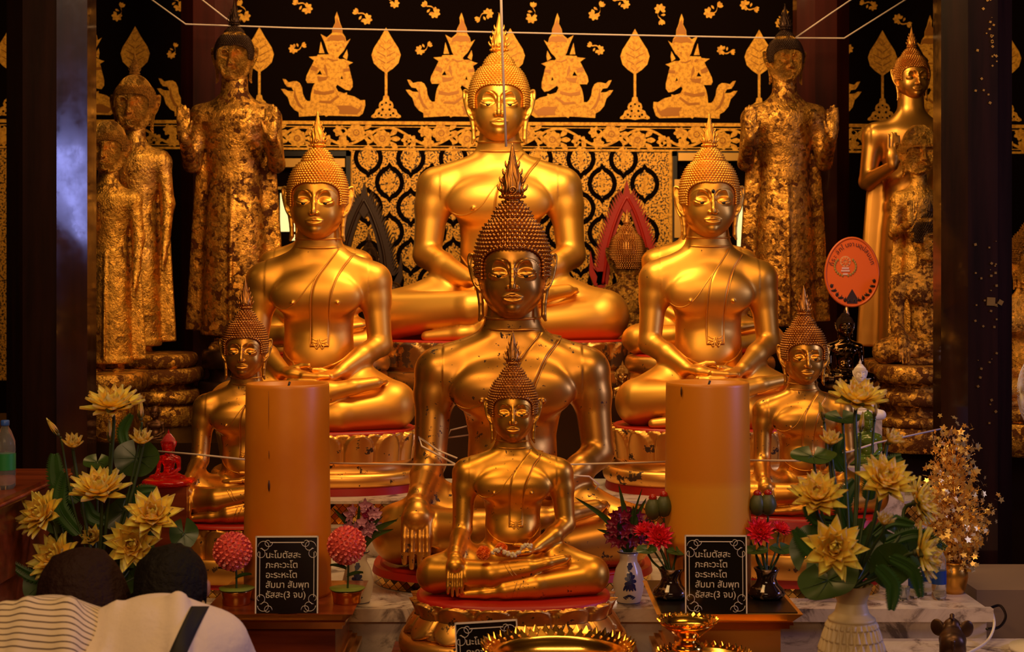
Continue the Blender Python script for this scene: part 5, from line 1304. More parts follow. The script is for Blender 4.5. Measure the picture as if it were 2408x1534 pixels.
# ---- pink ball flowers in gold cups
BALL = mat('pink_ribbon', (.85,.16,.13), .35); CUPG = mat('speckled_gold_cup', (.75,.36,.08), .25, 1.0)
def ball_flower(px, py, r, base, d, label, cuplabel):
    R_ = M(r, d); p = W(px, py, d); cup = W(base, 1386, d)
    t = thing('ball_flower', label, 'flower', p, 0, 'pink ball flowers in gold cups'); mb = MB(); n_ = 150
    mb.ball((0,0,0), R_*.80, 16, 10)
    rr = random.Random(int(px))
    for i in range(n_):
        z = 1-2*(i+.5)/n_; a = i*2.39996; q = math.sqrt(1-z*z); nr = Vector((q*math.cos(a), q*math.sin(a), z)); t1 = nr.orthogonal().normalized(); t2 = nr.cross(t1)
        ph = rr.uniform(0, 1)
        for k in range(3):
            b0 = ph+2*PI*k/3; e = t1*math.cos(b0)+t2*math.sin(b0); g = nr.cross(e)
            c0 = nr*R_*.80; s = R_*.14
            vs = [c0-g*s*.45, c0+g*s*.45, c0+nr*s*1.25+e*s*.75+g*s*.55, c0+nr*s*1.55+e*s*.9, c0+nr*s*1.25+e*s*.75-g*s*.55]
            mb.add(vs, [(0,1,2,3,4)], 0, False)
    mb.build('bloom', BALL, t)
    c_ = cup-p; mb = MB(); mb.tube(spline([(0,0,-R_*.8), c_*.5+Vector((.005,0,0)), c_+Vector((0,0,-.04))], 6), .0035, 6); mb.build('stem', GRS, t)
    for s, el in ((-1, .55), (1, .72)):
        mb = MB(); petal(mb, 1, .42, .5, 0 if s > 0 else PI, .3, -.5); o = mb.build('leaf', GRN, t, c_*el); o.scale = (M(38, d),)*3; o.rotation_euler = (.3, 0, 0)
    t = thing('gold_cup', cuplabel, 'cup', (X(base, d), d, ZT)); mb = MB(); rc = M(37, d); h = Z(1388, d)-ZT
    mb.lathe([(rc*.85,0),(rc*.88,.004),(rc*.90,h*.5),(rc*1.0,h*.95),(rc*1.04,h),(rc*.96,h),(rc*.92,h-.01)], 32); mb.build('cup_body', CUPG, t)
    mb = MB(); mb.lathe([(rc*.2,h-.004),(rc*1.12,h+.004),(rc*1.12,h+.007),(.001,h+.006)], 24, fn=lambda a, z: 1+.04*math.sin(5*a)); mb.build('paper_disc', mat('green_paper', (.16,.22,.03), .5), t)
ball_flower(547, 1297, 46, 556, 4.90, 'pink ball-shaped flower left of the left prayer sign', 'gold cup left of the left prayer sign')
ball_flower(815, 1283, 46, 816, 4.92, 'pink ball-shaped flower right of the left prayer sign', 'gold cup right of the left prayer sign')
# ---- pink lotus in dark glazed vases
GLZ = mat('dark_brown_glaze', (.02,.01,.008), .1); N, L, b = nodes(GLZ); n = noise(N, L, 14, 4); n.inputs['Distortion'].default_value = 1.5
L.new(ramp(N, L, n.outputs[0], [(.52, (.015,.007,.006)), (.60, (.30,.17,.09))]).outputs[0], b.inputs['Base Color'])
VP = [(30,0),(38,.05),(44,.16),(40,.30),(27,.48),(22,.66),(25,.84),(31,1.0)]
def pink_set(px, d, side, fl, buds, leaves):
    zt = Z(1336, d)
    vase(px, ZT+.004, zt, d, VP, GLZ, 'dark glazed vase on the %s of the gold stand' % side)
    rt = (X(px, d), d, zt-.03)
    for (x, y, r, f, lab) in fl: flower(x, y, d+(.0 if r > 36 else .05), r, f, 'pink', rt, lab, 'pink-red lotus flowers beside the right candle', m=PNK)
    for (x, y, lab) in buds:
        p = W(x, y, d+.04); tt = thing('lotus_bud', lab, 'flower bud', p, 0, 'green lotus buds beside the right candle'); mb = MB(); mb.lathe([(M(a, d), M(z, d)) for a, z in ((2,-27),(11,-23),(18,-11),(20,0),(17,11),(11,21),(4,26))], 14, fn=lambda a, z: 1+.04*math.cos(5*a)); mb.build('bud', GRB, tt)
        mb = MB(); mb.ball((0,0,M(26,d)), (M(10,d),M(10,d),M(9,d)), 8, 6); mb.build('red_tip', REDW, tt)
        mb = MB(); rr_ = Vector(rt)-p; mb.tube(spline([(0,0,-M(29,d)), (rr_.x*.3, 0, rr_.z*.5), rr_], 6), .0038, 6); mb.build('stem', GRS, tt)
    for (x, y, w_, h_, f, lab) in leaves: round_leaf(x, y, d-.02, w_, h_, rt, lab, f, 'small green leaves beside the right candle')
pink_set(1578, 4.97, 'left', [(1549,1262,38,(0,-.85,.55),'pink-red lotus lowest of the three left of the right prayer sign'),(1516,1246,30,(-.3,-.4,.9),'pink-red lotus nearest the orchids'),(1603,1246,32,(.25,-.35,.95),'pink-red lotus against the right candle')],
   [(1535,1197,'left green bud of the pair left of the right candle'),(1561,1190,'right green bud of the pair left of the right candle')],
   [(1520,1292,26,16,(-.3,-.5,.8),'small pale green leaf over the blue and white vase'),(1592,1296,28,14,(.3,-.5,.8),'small green leaf left of the right prayer sign')])
pink_set(1803, 4.97, 'right', [(1787,1250,38,(0,-.85,.55),'pink-red lotus lowest of the three right of the right prayer sign'),(1757,1243,28,(-.4,-.4,.9),'pink-red lotus touching the corner of the right prayer sign'),(1837,1243,26,(.35,-.5,.9),'pink-red lotus beside the yellow bouquet')],
   [(1781,1187,'left green bud of the pair right of the right candle'),(1806,1186,'right green bud of the pair right of the right candle')],
   [(1777,1293,30,16,(-.3,-.5,.8),'small green leaf right of the right prayer sign'),(1838,1290,34,18,(.3,-.5,.8),'small green leaf beside the right dark vase')])
# ---- blue and white vases with orchids
PORC = mat('white_porcelain', (.62,.55,.45), .2); BLU = mat('cobalt_blue', (.012,.018,.09), .3); ORC = mat('purple_orchid', (.22,.008,.055), .4); ORW = mat('purple_white_orchid', (.55,.25,.38), .45)
ZL = Z(1430, 5.3)
def blue_vase(px, d, label):
    top = Z(1296, d); t = vase(px, ZL, top, d, [(26,0),(28,.04),(35,.25),(37,.42),(30,.66),(21,.80),(20,.88),(25,1.0)], PORC, label)
    h = top-ZL; mb = MB(); rad = lambda z: M(float(np.interp(z, [0,.04,.25,.42,.66,.80,.88,1], [26,28,35,37,30,21,20,25])), d)+.0012
    def spot(a, z, rw, rh, rot=0):
        pts = []
        for k in range(10):
            q = 2*PI*k/10; u = rw*math.cos(q); v = rh*math.sin(q); u, v = u*math.cos(rot)-v*math.sin(rot), u*math.sin(rot)+v*math.cos(rot)
            zz_ = z+v; r_ = rad(zz_/h); aa = a+u/r_; pts.append((r_*math.sin(aa), -r_*math.cos(aa), zz_))
        mb.add(pts, [tuple(range(10))])
    for k in range(9): q = 2*PI*k/9; spot(.05+.26*math.cos(q)*.9, h*.47+.022*math.sin(q), .0095, .0065, q)
    spot(.05, h*.47, .011, .011); 
    for k in range(5): spot(-.28+.14*k, h*.36, .0045, .016, .25*(k-2))
    for k in range(6): spot(.05+.12*math.cos(k), h*.74+.007*math.sin(k*1.1), .006, .005, k)
    for k in range(7): spot(-.35+.11*k, h*(.20-.02*abs(k-3)), .008, .0025, .5*(k-3)*.4)
    for k in range(6): spot(.02+.05*(-1)**k, h*(.55+.035*k), .006, .0025, .5*(-1)**k)
    mb.build('painted_flowers', BLU, t)
    mb = MB(); mb.tube([(M(27,d)*math.cos(a), M(27,d)*math.sin(a), h*.03) for a in [2*PI*i/32 for i in range(32)]], .002, 5, closed=True); mb.tube([(M(26,d)*math.cos(a), M(26,d)*math.sin(a), h*.99) for a in [2*PI*i/32 for i in range(32)]], .002, 5, closed=True); mb.build('blue_ring', BLU, t)
def orchid_mesh():
    mb = MB()
    for k, (el, L_, w_) in enumerate(((15,1,.5),(20,1,.7),(12,1,.5),(12,1,.5),(20,1,.7))): petal(mb, L_, w_, math.radians(el), PI/2+2*PI*k/5, .2, .2, 4, 5, .03)
    mb.ball((0,-.15,.12), (.16,.22,.16), 6, 5); return mb.me('blossom')
ORM = orchid_mesh()
def orchids(px, d, cx, cy, sx, sy, n_, m, blades, label, sprays=True):
    t = thing('orchid_bouquet', label, 'orchids', (X(px, d), d, Z(1296, d)-.02)); o0 = t.location; rr = random.Random(int(px))
    for k in range(n_):
        a = rr.uniform(0, 2*PI); q = math.sqrt(rr.random()); p = W(cx+sx*q*math.cos(a), cy+sy*q*math.sin(a), d+rr.uniform(-.05, .04))-o0
        f = Vector((math.cos(a)*q, -1.2, rr.uniform(-.3, .6))).normalized(); obj('blossom', ORM, m if rr.random() < .8 else ORC, t, p, f.to_track_quat('Z', 'Y').to_euler(), M(rr.uniform(16, 21), d))
    mb = MB()
    for k in range(8): mb.tube([(0,0,0), (W(cx+rr.uniform(-sx, sx)*.6, cy, d)-o0)], .002, 4)
    mb.build('stems', GRS, t)
    for (x, y, w_) in blades:
        mb = MB(); e = W(x, y, d-.02)-o0; mid = e*.5+Vector((-(e.x)*.12, 0, .02)); pts = spline([(0,0,0), mid, e], 6); N_ = len(pts); sd = Vector((-e.z, 0, e.x)).normalized(); vs = []
        for i, p in enumerate(pts): ww = M(w_, d)*math.sin(PI*min(1, .15+.85*i/(N_-1)))+.0004; vs += [p-sd*ww, p+Vector((0,.004,0)), p+sd*ww]
        fs = [(3*i+j, 3*i+j+1, 3*i+j+4, 3*i+j+3) for i in range(N_-1) for j in (0, 1)]; bk = [v+Vector((0,.002,0)) for v in vs]; o_ = len(vs)
        mb.add(vs+bk, fs+[tuple(k+o_ for k in f[::-1]) for f in fs]); mb.build('leaf_blade', GRN, t)
blue_vase(1478, 5.38, 'white vase with painted blue flowers beside the gold candle stand')
blue_vase(842, 5.38, 'white vase with painted blue flowers behind the right pink ball flower')
orchids(1478, 5.38, 1475, 1242, 44, 42, 48, ORC, [(1352,1170,7),(1404,1245,7),(1455,1140,6),(1520,1172,6),(1430,1205,7),(1490,1190,5),(1538,1215,7),(1510,1150,3)], 'dark purple orchids with green blades in the blue and white vase')
orchids(842, 5.38, 852, 1225, 34, 38, 26, ORW, [(783,1195,6),(845,1180,4),(935,1222,9),(925,1245,8),(812,1215,6),(900,1215,6)], 'purple and white orchids behind the right pink ball flower')
# ---- garlands on the lap
MAR = mat('orange_marigold', (.95,.25,.02), .6); JAS = mat('white_jasmine', (.80,.66,.40), .6)
def marigold(px, py, r, d, label):
    t = MB(); rr = random.Random(int(px)); R_ = M(r, d); t.ball((0,0,0), R_*.7, 10, 8)
    for i in range(130):
        z = 1-2*(i+.5)/130; a = i*2.39996; q = math.sqrt(1-z*z); nr = Vector((q*math.cos(a), q*math.sin(a), z)); g = nr.orthogonal().normalized(); g = (g*math.cos(i)+nr.cross(g)*math.sin(i)); s = R_*.2
        c0 = nr*R_*.6; t.add([c0-g*s*.7, c0+g*s*.7, c0+nr*s*2.0+g*s*1.0, c0+nr*s*2.2, c0+nr*s*2.0-g*s*1.0], [(0,1,2,3,4)], 0, False)
    tag(t.build('marigold', MAR, None, W(px, py, d)), label, 'flower', 'marigolds on the lap of the front buddha')
marigold(1137, 1301, 17, 4.73, 'left orange marigold on the lap of the front buddha'); marigold(1179, 1291, 15, 4.74, 'right orange marigold on the lap of the front buddha')
t = MB(); rr = random.Random(2)
for i in range(46):
    s = i/45; x = 1158+92*s; y = 1299-6*math.sin(s*9)-(14*max(0, s-.6)*2); t.ball(W(x+rr.uniform(-3,3), y+rr.uniform(-4,4), 4.725)-W(1205,1295,4.725), M(rr.uniform(3, 5.5), 4.73), 6, 4)
tag(t.build('jasmine_garland', JAS, None, W(1205, 1295, 4.725)), 'white jasmine garland on the lap of the front buddha', 'garland')
# ------------------------------------------------------------------ small things on the ledge and table
PET = mat('clear_plastic', (.9,.92,.9), .06, 0, Transmission_Weight=.92, IOR=1.2); LAB = mat('blue_label', (.01,.05,.30), .35); LABG = mat('green_label', (.02,.20,.05), .4); CAPB = mat('blue_cap', (.03,.10,.5), .4)
def bottle(px, d, zb, h, r, lab, label, cap=CAPB, group='water bottles on the marble ledge', txt=None):
    t = thing('water_bottle', label, 'bottle', (X(px, d), d, zb), 0, group); mb = MB(); R_ = M(r, d)
    mb.lathe([(R_*.8,0),(R_,.01),(R_,h*.15),(R_*.95,h*.17),(R_,h*.2),(R_,h*.45),(R_*.94,h*.5),(R_,h*.55),(R_*.95,h*.7),(R_*.6,h*.84),(R_*.36,h*.90),(R_*.36,h*.94)], 24); mb.build('bottle_body', PET, t)
    mb = MB(); mb.lathe([(R_*1.02,h*.28),(R_*1.02,h*.52)], 24, cap=False); mb.build('label_band', lab, t)
    mb = MB(); mb.lathe([(R_*.40,h*.92),(R_*.42,h*.93),(R_*.42,h*.99),(R_*.36,h)], 14); mb.build('cap', cap, t)
    if txt:
        me = text_mesh(txt, R_*.62, 'lettering'); obj('lettering', me, LET, t, (-R_*.6, -R_*1.06, h*.37), (PI/2, 0, 0))
bottle(2152, 5.46, ZL, .135, 16, LAB, 'shorter water bottle with a blue label under the right-facing lotus')
bottle(2180, 5.52, ZL, .185, 18, LAB, 'middle water bottle with a blue label beside the gold tree', txt='ทิพย์')
bottle(2208, 5.44, ZL, .200, 17, LAB, 'taller water bottle with a blue label nearest the gold tree')
bottle(12, 4.68, 1.10, .21, 24, LABG, 'water bottle with a green label on the left table', CAPB, 'bottle on the left table')
for i, px in enumerate((2100, 2126)):
    t = MB(); R_ = M(14, 5.42); t.lathe([(R_*.7,0),(R_,.05),(R_*.92,.05),(R_*.62,.004)], 20)
    tag(t.build('drinking_glass', PET, None, (X(px, 5.42), 5.42, ZL)), ('left' if i == 0 else 'right')+' small glass tumbler on the ledge behind the hanging fern', 'glass', 'glasses on the marble ledge')
# gold tree
DT = 5.55; t = thing('gold_tree', 'glittering gold-leaf artificial tree in a gold pot at the right', 'artificial tree', (X(2243, DT), DT, ZL))
mb = MB(); mb.lathe([(M(22,DT),0),(M(28,DT),.02),(M(33,DT),.06),(M(31,DT),.09),(M(24,DT),.105),(M(27,DT),.112),(M(20,DT),.112)], 28); mb.build('pot', mat('gold_pot', (.70,.34,.05), .32, .9), t)
mb = MB(); mb.tube([(0,0,.10),(.005,0,.3),(-.004,0,.52)], [.006,.004,.002], 6); rr = random.Random(8); fo = MB()
for i in range(120):
    z = .12+.42*rr.random(); hw_ = float(np.interp(z, [.10,.22,.32,.42,.50,.56], [.07,.13,.15,.10,.07,.03])); a = rr.uniform(0, 2*PI); q = hw_*rr.uniform(.5, 1.15)
    e = Vector((q*math.cos(a), q*math.sin(a)*.8, z+rr.uniform(0, .05))); mb.tube([(0,0,max(.1, z-.05)), e*.6+Vector((0,0,z*.38)), e], .0012, 4)
    for k in range(13):
        c = e*(rr.uniform(.55, 1.05))+Vector((0,0,(1-rr.uniform(.6,1.0))*z*.3))+Vector([rr.uniform(-.022,.022) for _ in range(3)]); s = rr.uniform(.009,.016)
        Mx = Euler([rr.uniform(0, 6) for _ in range(3)]).to_matrix(); vs = [c+Mx@Vector((s*(1 if j % 2 == 0 else .5)*math.cos(j*PI/5), s*(1 if j % 2 == 0 else .5)*math.sin(j*PI/5), 0)) for j in range(10)]
        fo.add(vs, [tuple(range(10))], 0, False)
    fo.ball(e, .0025, 5, 4)
mb.build('branches', G_POL, t); o = fo.build('foliage', mat('glitter_gold_foil', (.95,.66,.22), .30, .75), t); o['kind'] = 'stuff'
# bronze elephant seen from behind
F = Field((-.085,-.13,-.005), (.085,.13,.17), .0032)
F.ell((0,0,.075), (.052,.075,.048)); F.ell((0,-.055,.070), (.045,.035,.045), .02); F.ell((0,.075,.105), (.036,.038,.040), .02); F.ell((0,.10,.115), (.020,.02,.024), .01)
for s in (-1, 1):
    F.ell((s*.055,.065,.108), (.028,.009,.034), .006, rot=(0, s*.2, s*.35))
    for y in (-.05, .05): F.cone((s*.028,y,.05), (s*.030,y,.008), .021, .019, .012)
F.chain([(0,.11,.10,.015),(0,.145*.85,.07,.012),(0,.125,.04,.009)], .01); F.chain([(0,.08,.14,.010),(0,.06,.158,.008),(0,.04,.15,.006)], .006)
F.chain([(0,-.088,.09,.005),(0,-.095,.05,.004)], .004)
t = thing('elephant_statue', 'bronze elephant statue seen from behind on the marble step', 'elephant statue', (X(2240, 4.75), 4.75, .50)); obj('body', F.mesh('body'), mat('brown_bronze_patina', (.10,.05,.028), .38, .7), t, scale=.80, rot=(0,0,-.25)); mb = MB(); mb.box((0,0,-.03), (.10,.16,.06)); mb.build('plinth', BLACK, t); t.location.z = .56
# orange ceremonial fan
DF = 7.3; t = thing('ceremonial_fan', 'orange oval ceremonial fan with Thai writing on a gold handle', 'fan', W(2003, 640, DF)); s = M(1, DF)
def fan_r(a): return Vector((62*math.cos(a)*(1-.06*math.sin(a)), 0, 80*math.sin(a)))
ORA = mat('orange_satin', (.78,.13,.015), .35)
mb = MB(); o_ = [fan_r(2*PI*i/48)*s for i in range(48)]; mb.prism([(p.x, p.z) for p in o_], -.006, .006); mb.build('fan_blade', ORA, t)
mb = MB(); mb.tube([p+Vector((0,-.003,0)) for p in o_], .007, 6, closed=True); mb.build('fan_rim', mat('orange_rim', (.60,.10,.01), .4), t)
em = MB(); C1 = Vector((-16, 0, 25))*s
def disc(c, r, y, mi, n_=24): em.flat([(c.x+r*math.cos(2*PI*i/n_), c.z+r*math.sin(2*PI*i/n_)) for i in range(n_)], y, mi)
disc(C1, 13*s, -.0075, 0); disc(C1, 9.5*s, -.0080, 1)
for k in range(8): a = 2*PI*k/8; em.tube([C1+Vector((0,-.0085,0)), C1+Vector((12*s*math.cos(a), -.0085, 12*s*math.sin(a)))], .8*s, 4)
for k, (w_, dz) in enumerate(((14,-2),(17,-8),(9,-16))): em.box((C1.x, -.0085, C1.z-14*s+dz*s), (2*w_*.6*s, .002, 4*s), 2)
for s_ in (-1, 1):
    for k in range(9): a = -1.3+.26*k; p = C1+Vector((s_*25*s*math.cos(a), 0, -12*s+22*s*math.sin(a))); em.ball((p.x, -.008, p.z), (2.6*s, .001, 3.6*s), 6, 4, 3)
em.build('emblem', [mat('emblem_gold', (.72,.30,.10), .5), ORA, mat('emblem_white', (.75,.45,.38), .5), mat('emblem_green', (.35,.22,.04), .5)], t, label='pale round emblem with a wreath')
orn = MB()
for k in range(13):
    a = -2.65+.195*k if True else 0; p = fan_r(a)*s*.86; orn.ball((p.x, -.008, p.z), ((4+3*(k % 2))*s, .001, (3+2*((k+1) % 2))*s), 8, 4)
    orn.tube([(p.x, -.008, p.z), (p.x*.9, -.008, p.z*.88)], [1.6*s, .4*s], 4)
orn.prism([(-12*s,-74*s),(12*s,-74*s),(13*s,-62*s),(7*s,-52*s),(0,-40*s),(-7*s,-52*s),(-13*s,-62*s)], -.0085, -.006)
orn.build('black_ornament', mat('black_print', (.03,.008,.004), .5), t)
cl = ['ที่','ร','ะ','ลึ','ก','ใ','น','ง','า','น','อุ','ป','ส','ม','บ','ท']
for k, c in enumerate(cl):
    a = PI*.93-(PI*.80)*k/(len(cl)-1); r_ = 56; me = text_mesh(c, 15*s); p = Vector((r_*.80*math.cos(a), 0, r_*1.08*math.sin(a)))*s
    o = obj('lettering', me, mat('black_print', (.03,.008,.004), .5) if k == 0 else bpy.data.materials['black_print'], t, (p.x, -.009, p.z)); o.rotation_euler = (PI/2, -(a-PI/2)*-1*-1, 0)
mb = MB(); mb.lathe([(r*s, z*s) for r, z in ((3,-330),(3,-150),(7,-132),(9,-118),(5,-108),(7,-100),(4,-92),(3,-80))], 14, c=(-12*s,0,0)); mb.build('handle', mat('pale_gold_handle', (.65,.38,.16), .35, .8), t)
# white sacred thread
THR = mat('white_cotton_thread', (.72,.56,.46), .8)
def thread(pts, label, r=.0042, name='sacred_thread', group='white sacred threads'):
    P = [W(*p) for p in pts]; o0 = P[0].copy(); mb = MB(); mb.tube([p-o0 for p in P], r, 6); tag(mb.build(name, THR, None, o0), label, 'thread', group)
DTH = 8.35
thread([(330,-20,DTH),(437,57,DTH),(700,66,DTH),(1000,72,DTH),(1400,81,DTH),(1800,89,DTH),(1985,90,DTH),(2160,-20,DTH)], 'long white thread stretched across the mural')
thread([(450,-20,8.25),(548,56,8.25)], 'short white thread down to the left tall statue'); thread([(2030,-20,8.25),(1950,34,8.25),(1872,88,8.25)], 'short white thread down to the right tall statue')
thread([(1178,-20,5.86),(1181,120,5.86),(1190,345,5.86)], 'white thread hanging down to the flame of the central buddha', .0055)
thread([(372,1062,5.5),(470,1070,5.35),(575,1081,5.25)], 'white thread from the red figurine to the left candle', .0035)
thread([(776,1090,5.2),(930,1092,5.1),(1078,1094,4.95)], 'white thread between the left candle and the front buddha', .0035)
thread([(1334,1093,4.95),(1450,1090,5.1),(1566,1087,5.2)], 'white thread between the front buddha and the right candle', .0035)
thread([(1762,1083,5.2),(1880,1084,5.1),(2000,1062,5.3),(2060,1042,5.6),(2222,1007,6.25)], 'white thread from the right candle to the right pillar', .0035)
thread([(1075,1078,5.3),(1030,1060,5.34),(985,1028,5.5),(992,1050,5.42),(1072,1093,5.3)], 'white thread looped round the arm of the central buddha', .0035)
thread([(1110,1000,6.0),(1060,1012,6.0),(1052,1030,5.98),(1112,1022,5.98)], 'white thread behind the arm of the central buddha', .0035)
thread([(1336,1118,5.35),(1385,1121,5.38),(1408,1140,5.40),(1400,1152,5.40)], 'loose thread end on the forearm of the central buddha', .0035)
# electric fan, cables at the right edge
DE = 5.1; t = thing('electric_fan', 'white wire cage of an electric fan at the right edge', 'fan', (X(2440, DE), DE, .50)); zc = Z(925, DE)-.50
mb = MB()
for k in range(7): r_ = .085*math.sin(PI*(k+1)/8)*1.0; 
for k in range(36):
    a = 2*PI*k/36; q = .125; pts = [(math.sin(f)*.055*(1 if j else 1), q*math.cos(a)*math.cos(f), zc+q*math.sin(a)*math.cos(f)) for j, f in enumerate([-PI/2+PI*i/12 for i in range(13)])]; mb.tube(pts, .0009, 4)
mb.tube([(0, .128*math.cos(2*PI*i/40), zc+.128*math.sin(2*PI*i/40)) for i in range(40)], .003, 6, closed=True); mb.build('cage', EDGE, t)
mb = MB(); mb.tube([(.02,0,zc),(.03,0,zc-.2),(.03,0,.03)], .010, 8); mb.build('pole', EDGE, t); mb = MB(); mb.lathe([(.12,0),(.12,.015),(.03,.03)], 24, c=(.03,0,0)); mb.build('base', EDGE, t)
def cable(pts, r, m, label):
    P = spline([W(*p) for p in pts], 6); o0 = P[0].copy(); mb = MB(); mb.tube([p-o0 for p in P], r, 6); tag(mb.build('power_cable', m, None, o0), label, 'cable')
cable([(2330,1432,5.32),(2338,1470,5.25),(2320,1510,5.15),(2270,1540,4.9)], .005, EDGE, 'white cable hanging from the end of the marble ledge')
cable([(2330,1430,5.55),(2352,1425,5.5),(2365,1450,5.4),(2350,1475,5.3),(2320,1480,5.25)], .005, BLACK, 'black cable looped on the floor at the right')
# ------------------------------------------------------------------ two people kneeling with bowed heads
SKIN = mat('skin', (.50,.24,.13), .5); HBL = mat('black_hair', (.005,.003,.002), .7, Specular_IOR_Level=.2); HBR = mat('dark_brown_hair', (.018,.005,.003), .7, Specular_IOR_Level=.2)
def person(px, d, sy, head_px, head_py, head_d, head_r, hair_m, shirt_m, label, hair_long=False, lean=0):
    """origin on the floor below the shoulders; sy = row of the top of the back"""
    x0 = X(px, d); t = thing('person', label, 'person', (x0, d, 0)); top = Z(sy, d)
    hx, hz = X(head_px, head_d)-x0, Z(head_py, head_d); hy = head_d-d; R_ = M(head_r, head_d)
    lo = (-.36,-.75,0); hi = (.36,.62,1.16)
    def torso(F, e):
        F.ell((0,-.03,top-.165), (.185+e,.150+e,.165+e)); F.ell((0,-.14,top-.34), (.165+e,.15+e,.22+e), .08); F.ell((0,-.30,top-.52), (.17+e,.16+e,.15+e), .08)
        for s in (-1, 1): F.chain([(s*.13,.02,top-.13,.075+e),(s*.20,.13,top-.30,.052+e)], .05)
        F.ell((0,.06,top-.10), (.07+e,.06+e,.07+e), .05)
    F = Field(lo, hi, .011); torso(F, -.016)
    for s in (-1, 1):
        F.chain([(s*.20,.13,top-.30,.040),(s*.21,.20,top-.42,.038),(s*.09,.30,top-.33,.028),(s*.025,.33,top-.26,.024)], .02)
        F.ell((s*.016,.345,top-.20), (.013,.035,.05), .01)
        for k in range(4): F.cone((s*.014,.325+.016*k,top-.17), (s*.012,.330+.016*k,top-.10+.006*min(k, 3-k)), .0085, .007, .004)
        F.cone((s*.02,.315,top-.21), (s*.018,.300,top-.15), .010, .008, .006)
        F.chain([(s*.09,-.32,top-.58,.10),(s*.12,.02,.13,.085),(s*.12,.12,.07,.06)], .05); F.chain([(s*.12,.12,.06,.055),(s*.10,-.25,.06,.05),(s*.09,-.42,.05,.035),(s*.09,-.50,.03,.03)], .03)
    n0 = Vector((hx*.5,.10,top-.13)); F.chain([(*n0,.05),(hx,hy+.01,hz-.03,.05)], .03)
    F.ell((hx,hy+.01,hz-.01), (R_*.90,R_*1.05,R_*.95), .03); F.ell((hx,hy+R_*.75,hz-R_*.45), (R_*.62,R_*.55,R_*.62), .03)
    F.cone((hx,hy+R_*1.35,hz-R_*.30), (hx,hy+R_*1.42,hz-R_*.52), .008, .013, .01)
    for s in (-1, 1): F.ell((hx+s*R_*.95,hy+R_*.25,hz-R_*.28), (.010,.020,.030), .006); F.ell((hx+s*R_*.32,hy+R_*1.24,hz-R_*.30), (.014,.008,.008), .004)
    F.ell((hx,hy+R_*1.30,hz-R_*.80), (.022,.012,.008), .004)
    obj('body', F.mesh('body'), SKIN, t)
    G = Field(lo, hi, .010); torso(G, .006); rr = random.Random(int(px))
    for k in range(5): 
        x = rr.uniform(-.13, .13); G.chain([(x,-.06,top+.004-.35*x*x*6,.010),(x*1.2+.02,-.20,top-.12,.012),(x*1.1,-.30,top-.30,.010)], .03)
    obj('shirt', G.mesh('shirt'), shirt_m, t)
    H_ = Field((hx-.17, hy-.17, hz-.26), (hx+.17, hy+.19, hz+.16), .007)
    H_.ell((hx,hy,hz), (R_*1.0,R_*1.12,R_*.98)); H_.ell((hx,hy-R_*.62,hz-R_*.80), (R_*.88,R_*.70,R_*.85), .05)
    if hair_long: H_.ell((hx+.03,hy-R_*.2,hz-R_*.45), (R_*1.0,R_*.9,R_*.80), .04)
    H_.ell((hx,hy+R_*1.15,hz-R_*.75), (R_*.70,R_*.55,R_*.75), .02, cut=True)
    for k in range(40):
        a = rr.uniform(0, 2*PI); f = rr.uniform(-.5, 1.2); c = Vector((math.cos(a)*math.cos(f), math.sin(a)*math.cos(f), math.sin(f))); p = Vector((hx,hy,hz))+c*R_*.97; q = p+Vector((c.x*.01, c.y*.01-.01, -.03)); H_.cone(p, q, .008, .004, .01)
    obj('hair', H_.mesh('hair'), hair_m, t)
    return t, top
for hm_ in (HBL, HBR):
    N, L, b = nodes(hm_); n = noise(N, L, 60, 3); bump(N, L, b, n.outputs[0], .8, .01)
WSH = mat('white_cotton', (.78,.66,.58), .8); N, L, b = nodes(WSH); n = noise(N, L, 9, 4); bump(N, L, b, n.outputs[0], .5, .02)
STR = mat('striped_cotton', (.75,.62,.48), .8); N, L, b = nodes(STR)
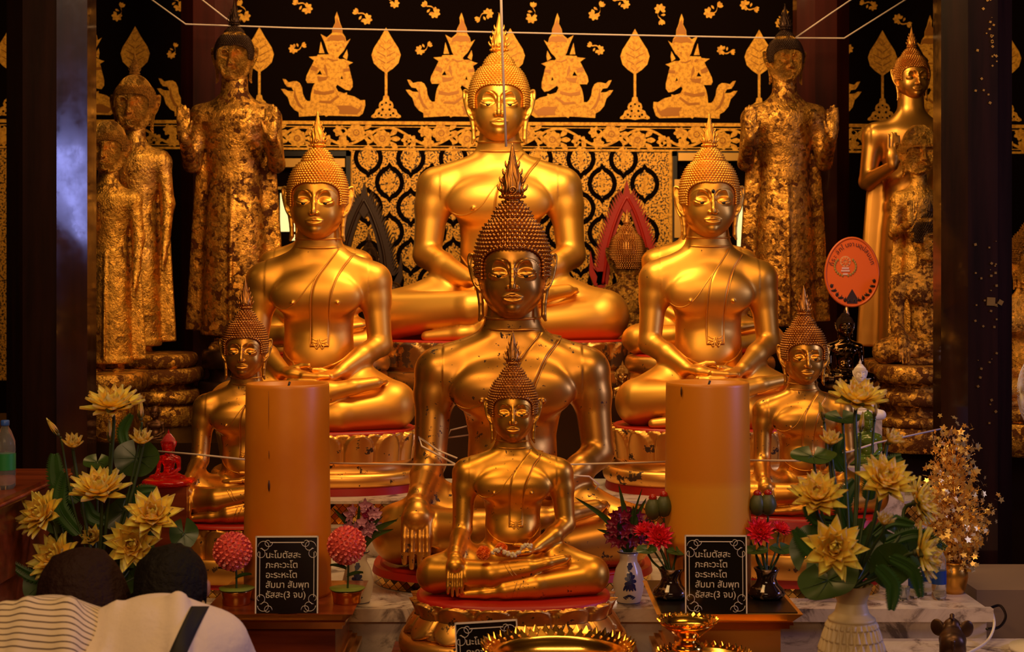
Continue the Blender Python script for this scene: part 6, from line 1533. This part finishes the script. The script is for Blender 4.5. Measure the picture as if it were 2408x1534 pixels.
tc = N.new('ShaderNodeTexCoord'); nz = N.new('ShaderNodeTexNoise'); nz.inputs['Scale'].default_value = 5; L.new(tc.outputs['Object'], nz.inputs['Vector']); sp = N.new('ShaderNodeSeparateXYZ'); L.new(tc.outputs['Object'], sp.inputs[0])
q = ma('MULTIPLY', ma('ARCTAN2', ma('SUBTRACT', sp.outputs[2], .80), ma('MULTIPLY', ma('ADD', sp.outputs[1], .03), -1)), .16); q = ma('ADD', q, ma('MULTIPLY', nz.outputs[0], .022)); q = ma('ADD', q, ma('MULTIPLY', sp.outputs[0], .04)); q = ma('FRACT', ma('MULTIPLY', q, 62), None)
L.new(ramp(N, L, q, [(.70, (.76,.63,.48)), (.76, (.07,.035,.03)), (.92, (.07,.035,.03)), (.98, (.76,.63,.48))]).outputs[0], b.inputs['Base Color'])
person(118, 3.66, 1402, 190, 1385, 3.95, 98, HBR, STR, 'person with dark brown hair bowing in a cream shirt with dark stripes', True)
pr_, top = person(378, 3.70, 1398, 402, 1364, 3.98, 84, HBL, WSH, 'person with short black hair bowing in a white shirt with a black strap')
# bag strap lying over the back
bv = bvh_of([c for c in pr_.children if c.name.startswith('shirt')][0].data); mb = MB(); rows = []
x0_ = X(378, 3.70)
for i in range(30):
    s = i/29; py = 1404+175*s; row = []
    for k in (-1, -.5, 0, .5, 1):
        dr = Vector((((484-85*s**.9+k*21)-1204)/FPX, 1, -(py-HY)/FPX)).normalized()
        h = bv.ray_cast(Vector((-x0_, -3.70, CZ)), dr)
        if h[0]: row.append(h[0]-dr*.006)
    if len(row) == 5: rows.append(row)
for r_ in rows: pass
vs = [p for r_ in rows for p in r_]; bk = [p+Vector((0,.010,0)) for p in vs]; o_ = len(vs)
fs = [(i*5+j, (i+1)*5+j, (i+1)*5+j+1, i*5+j+1) for i in range(len(rows)-1) for j in range(4)]
mb.add(vs+bk, fs+[tuple(k+o_ for k in f[::-1]) for f in fs]+[(i*5, i*5+o_, (i+1)*5+o_, (i+1)*5) for i in range(len(rows)-1)]+[(i*5+4, (i+1)*5+4, (i+1)*5+4+o_, i*5+4+o_) for i in range(len(rows)-1)])
mb.build('bag_strap', mat('black_webbing', (.008,.006,.006), .7), pr_)
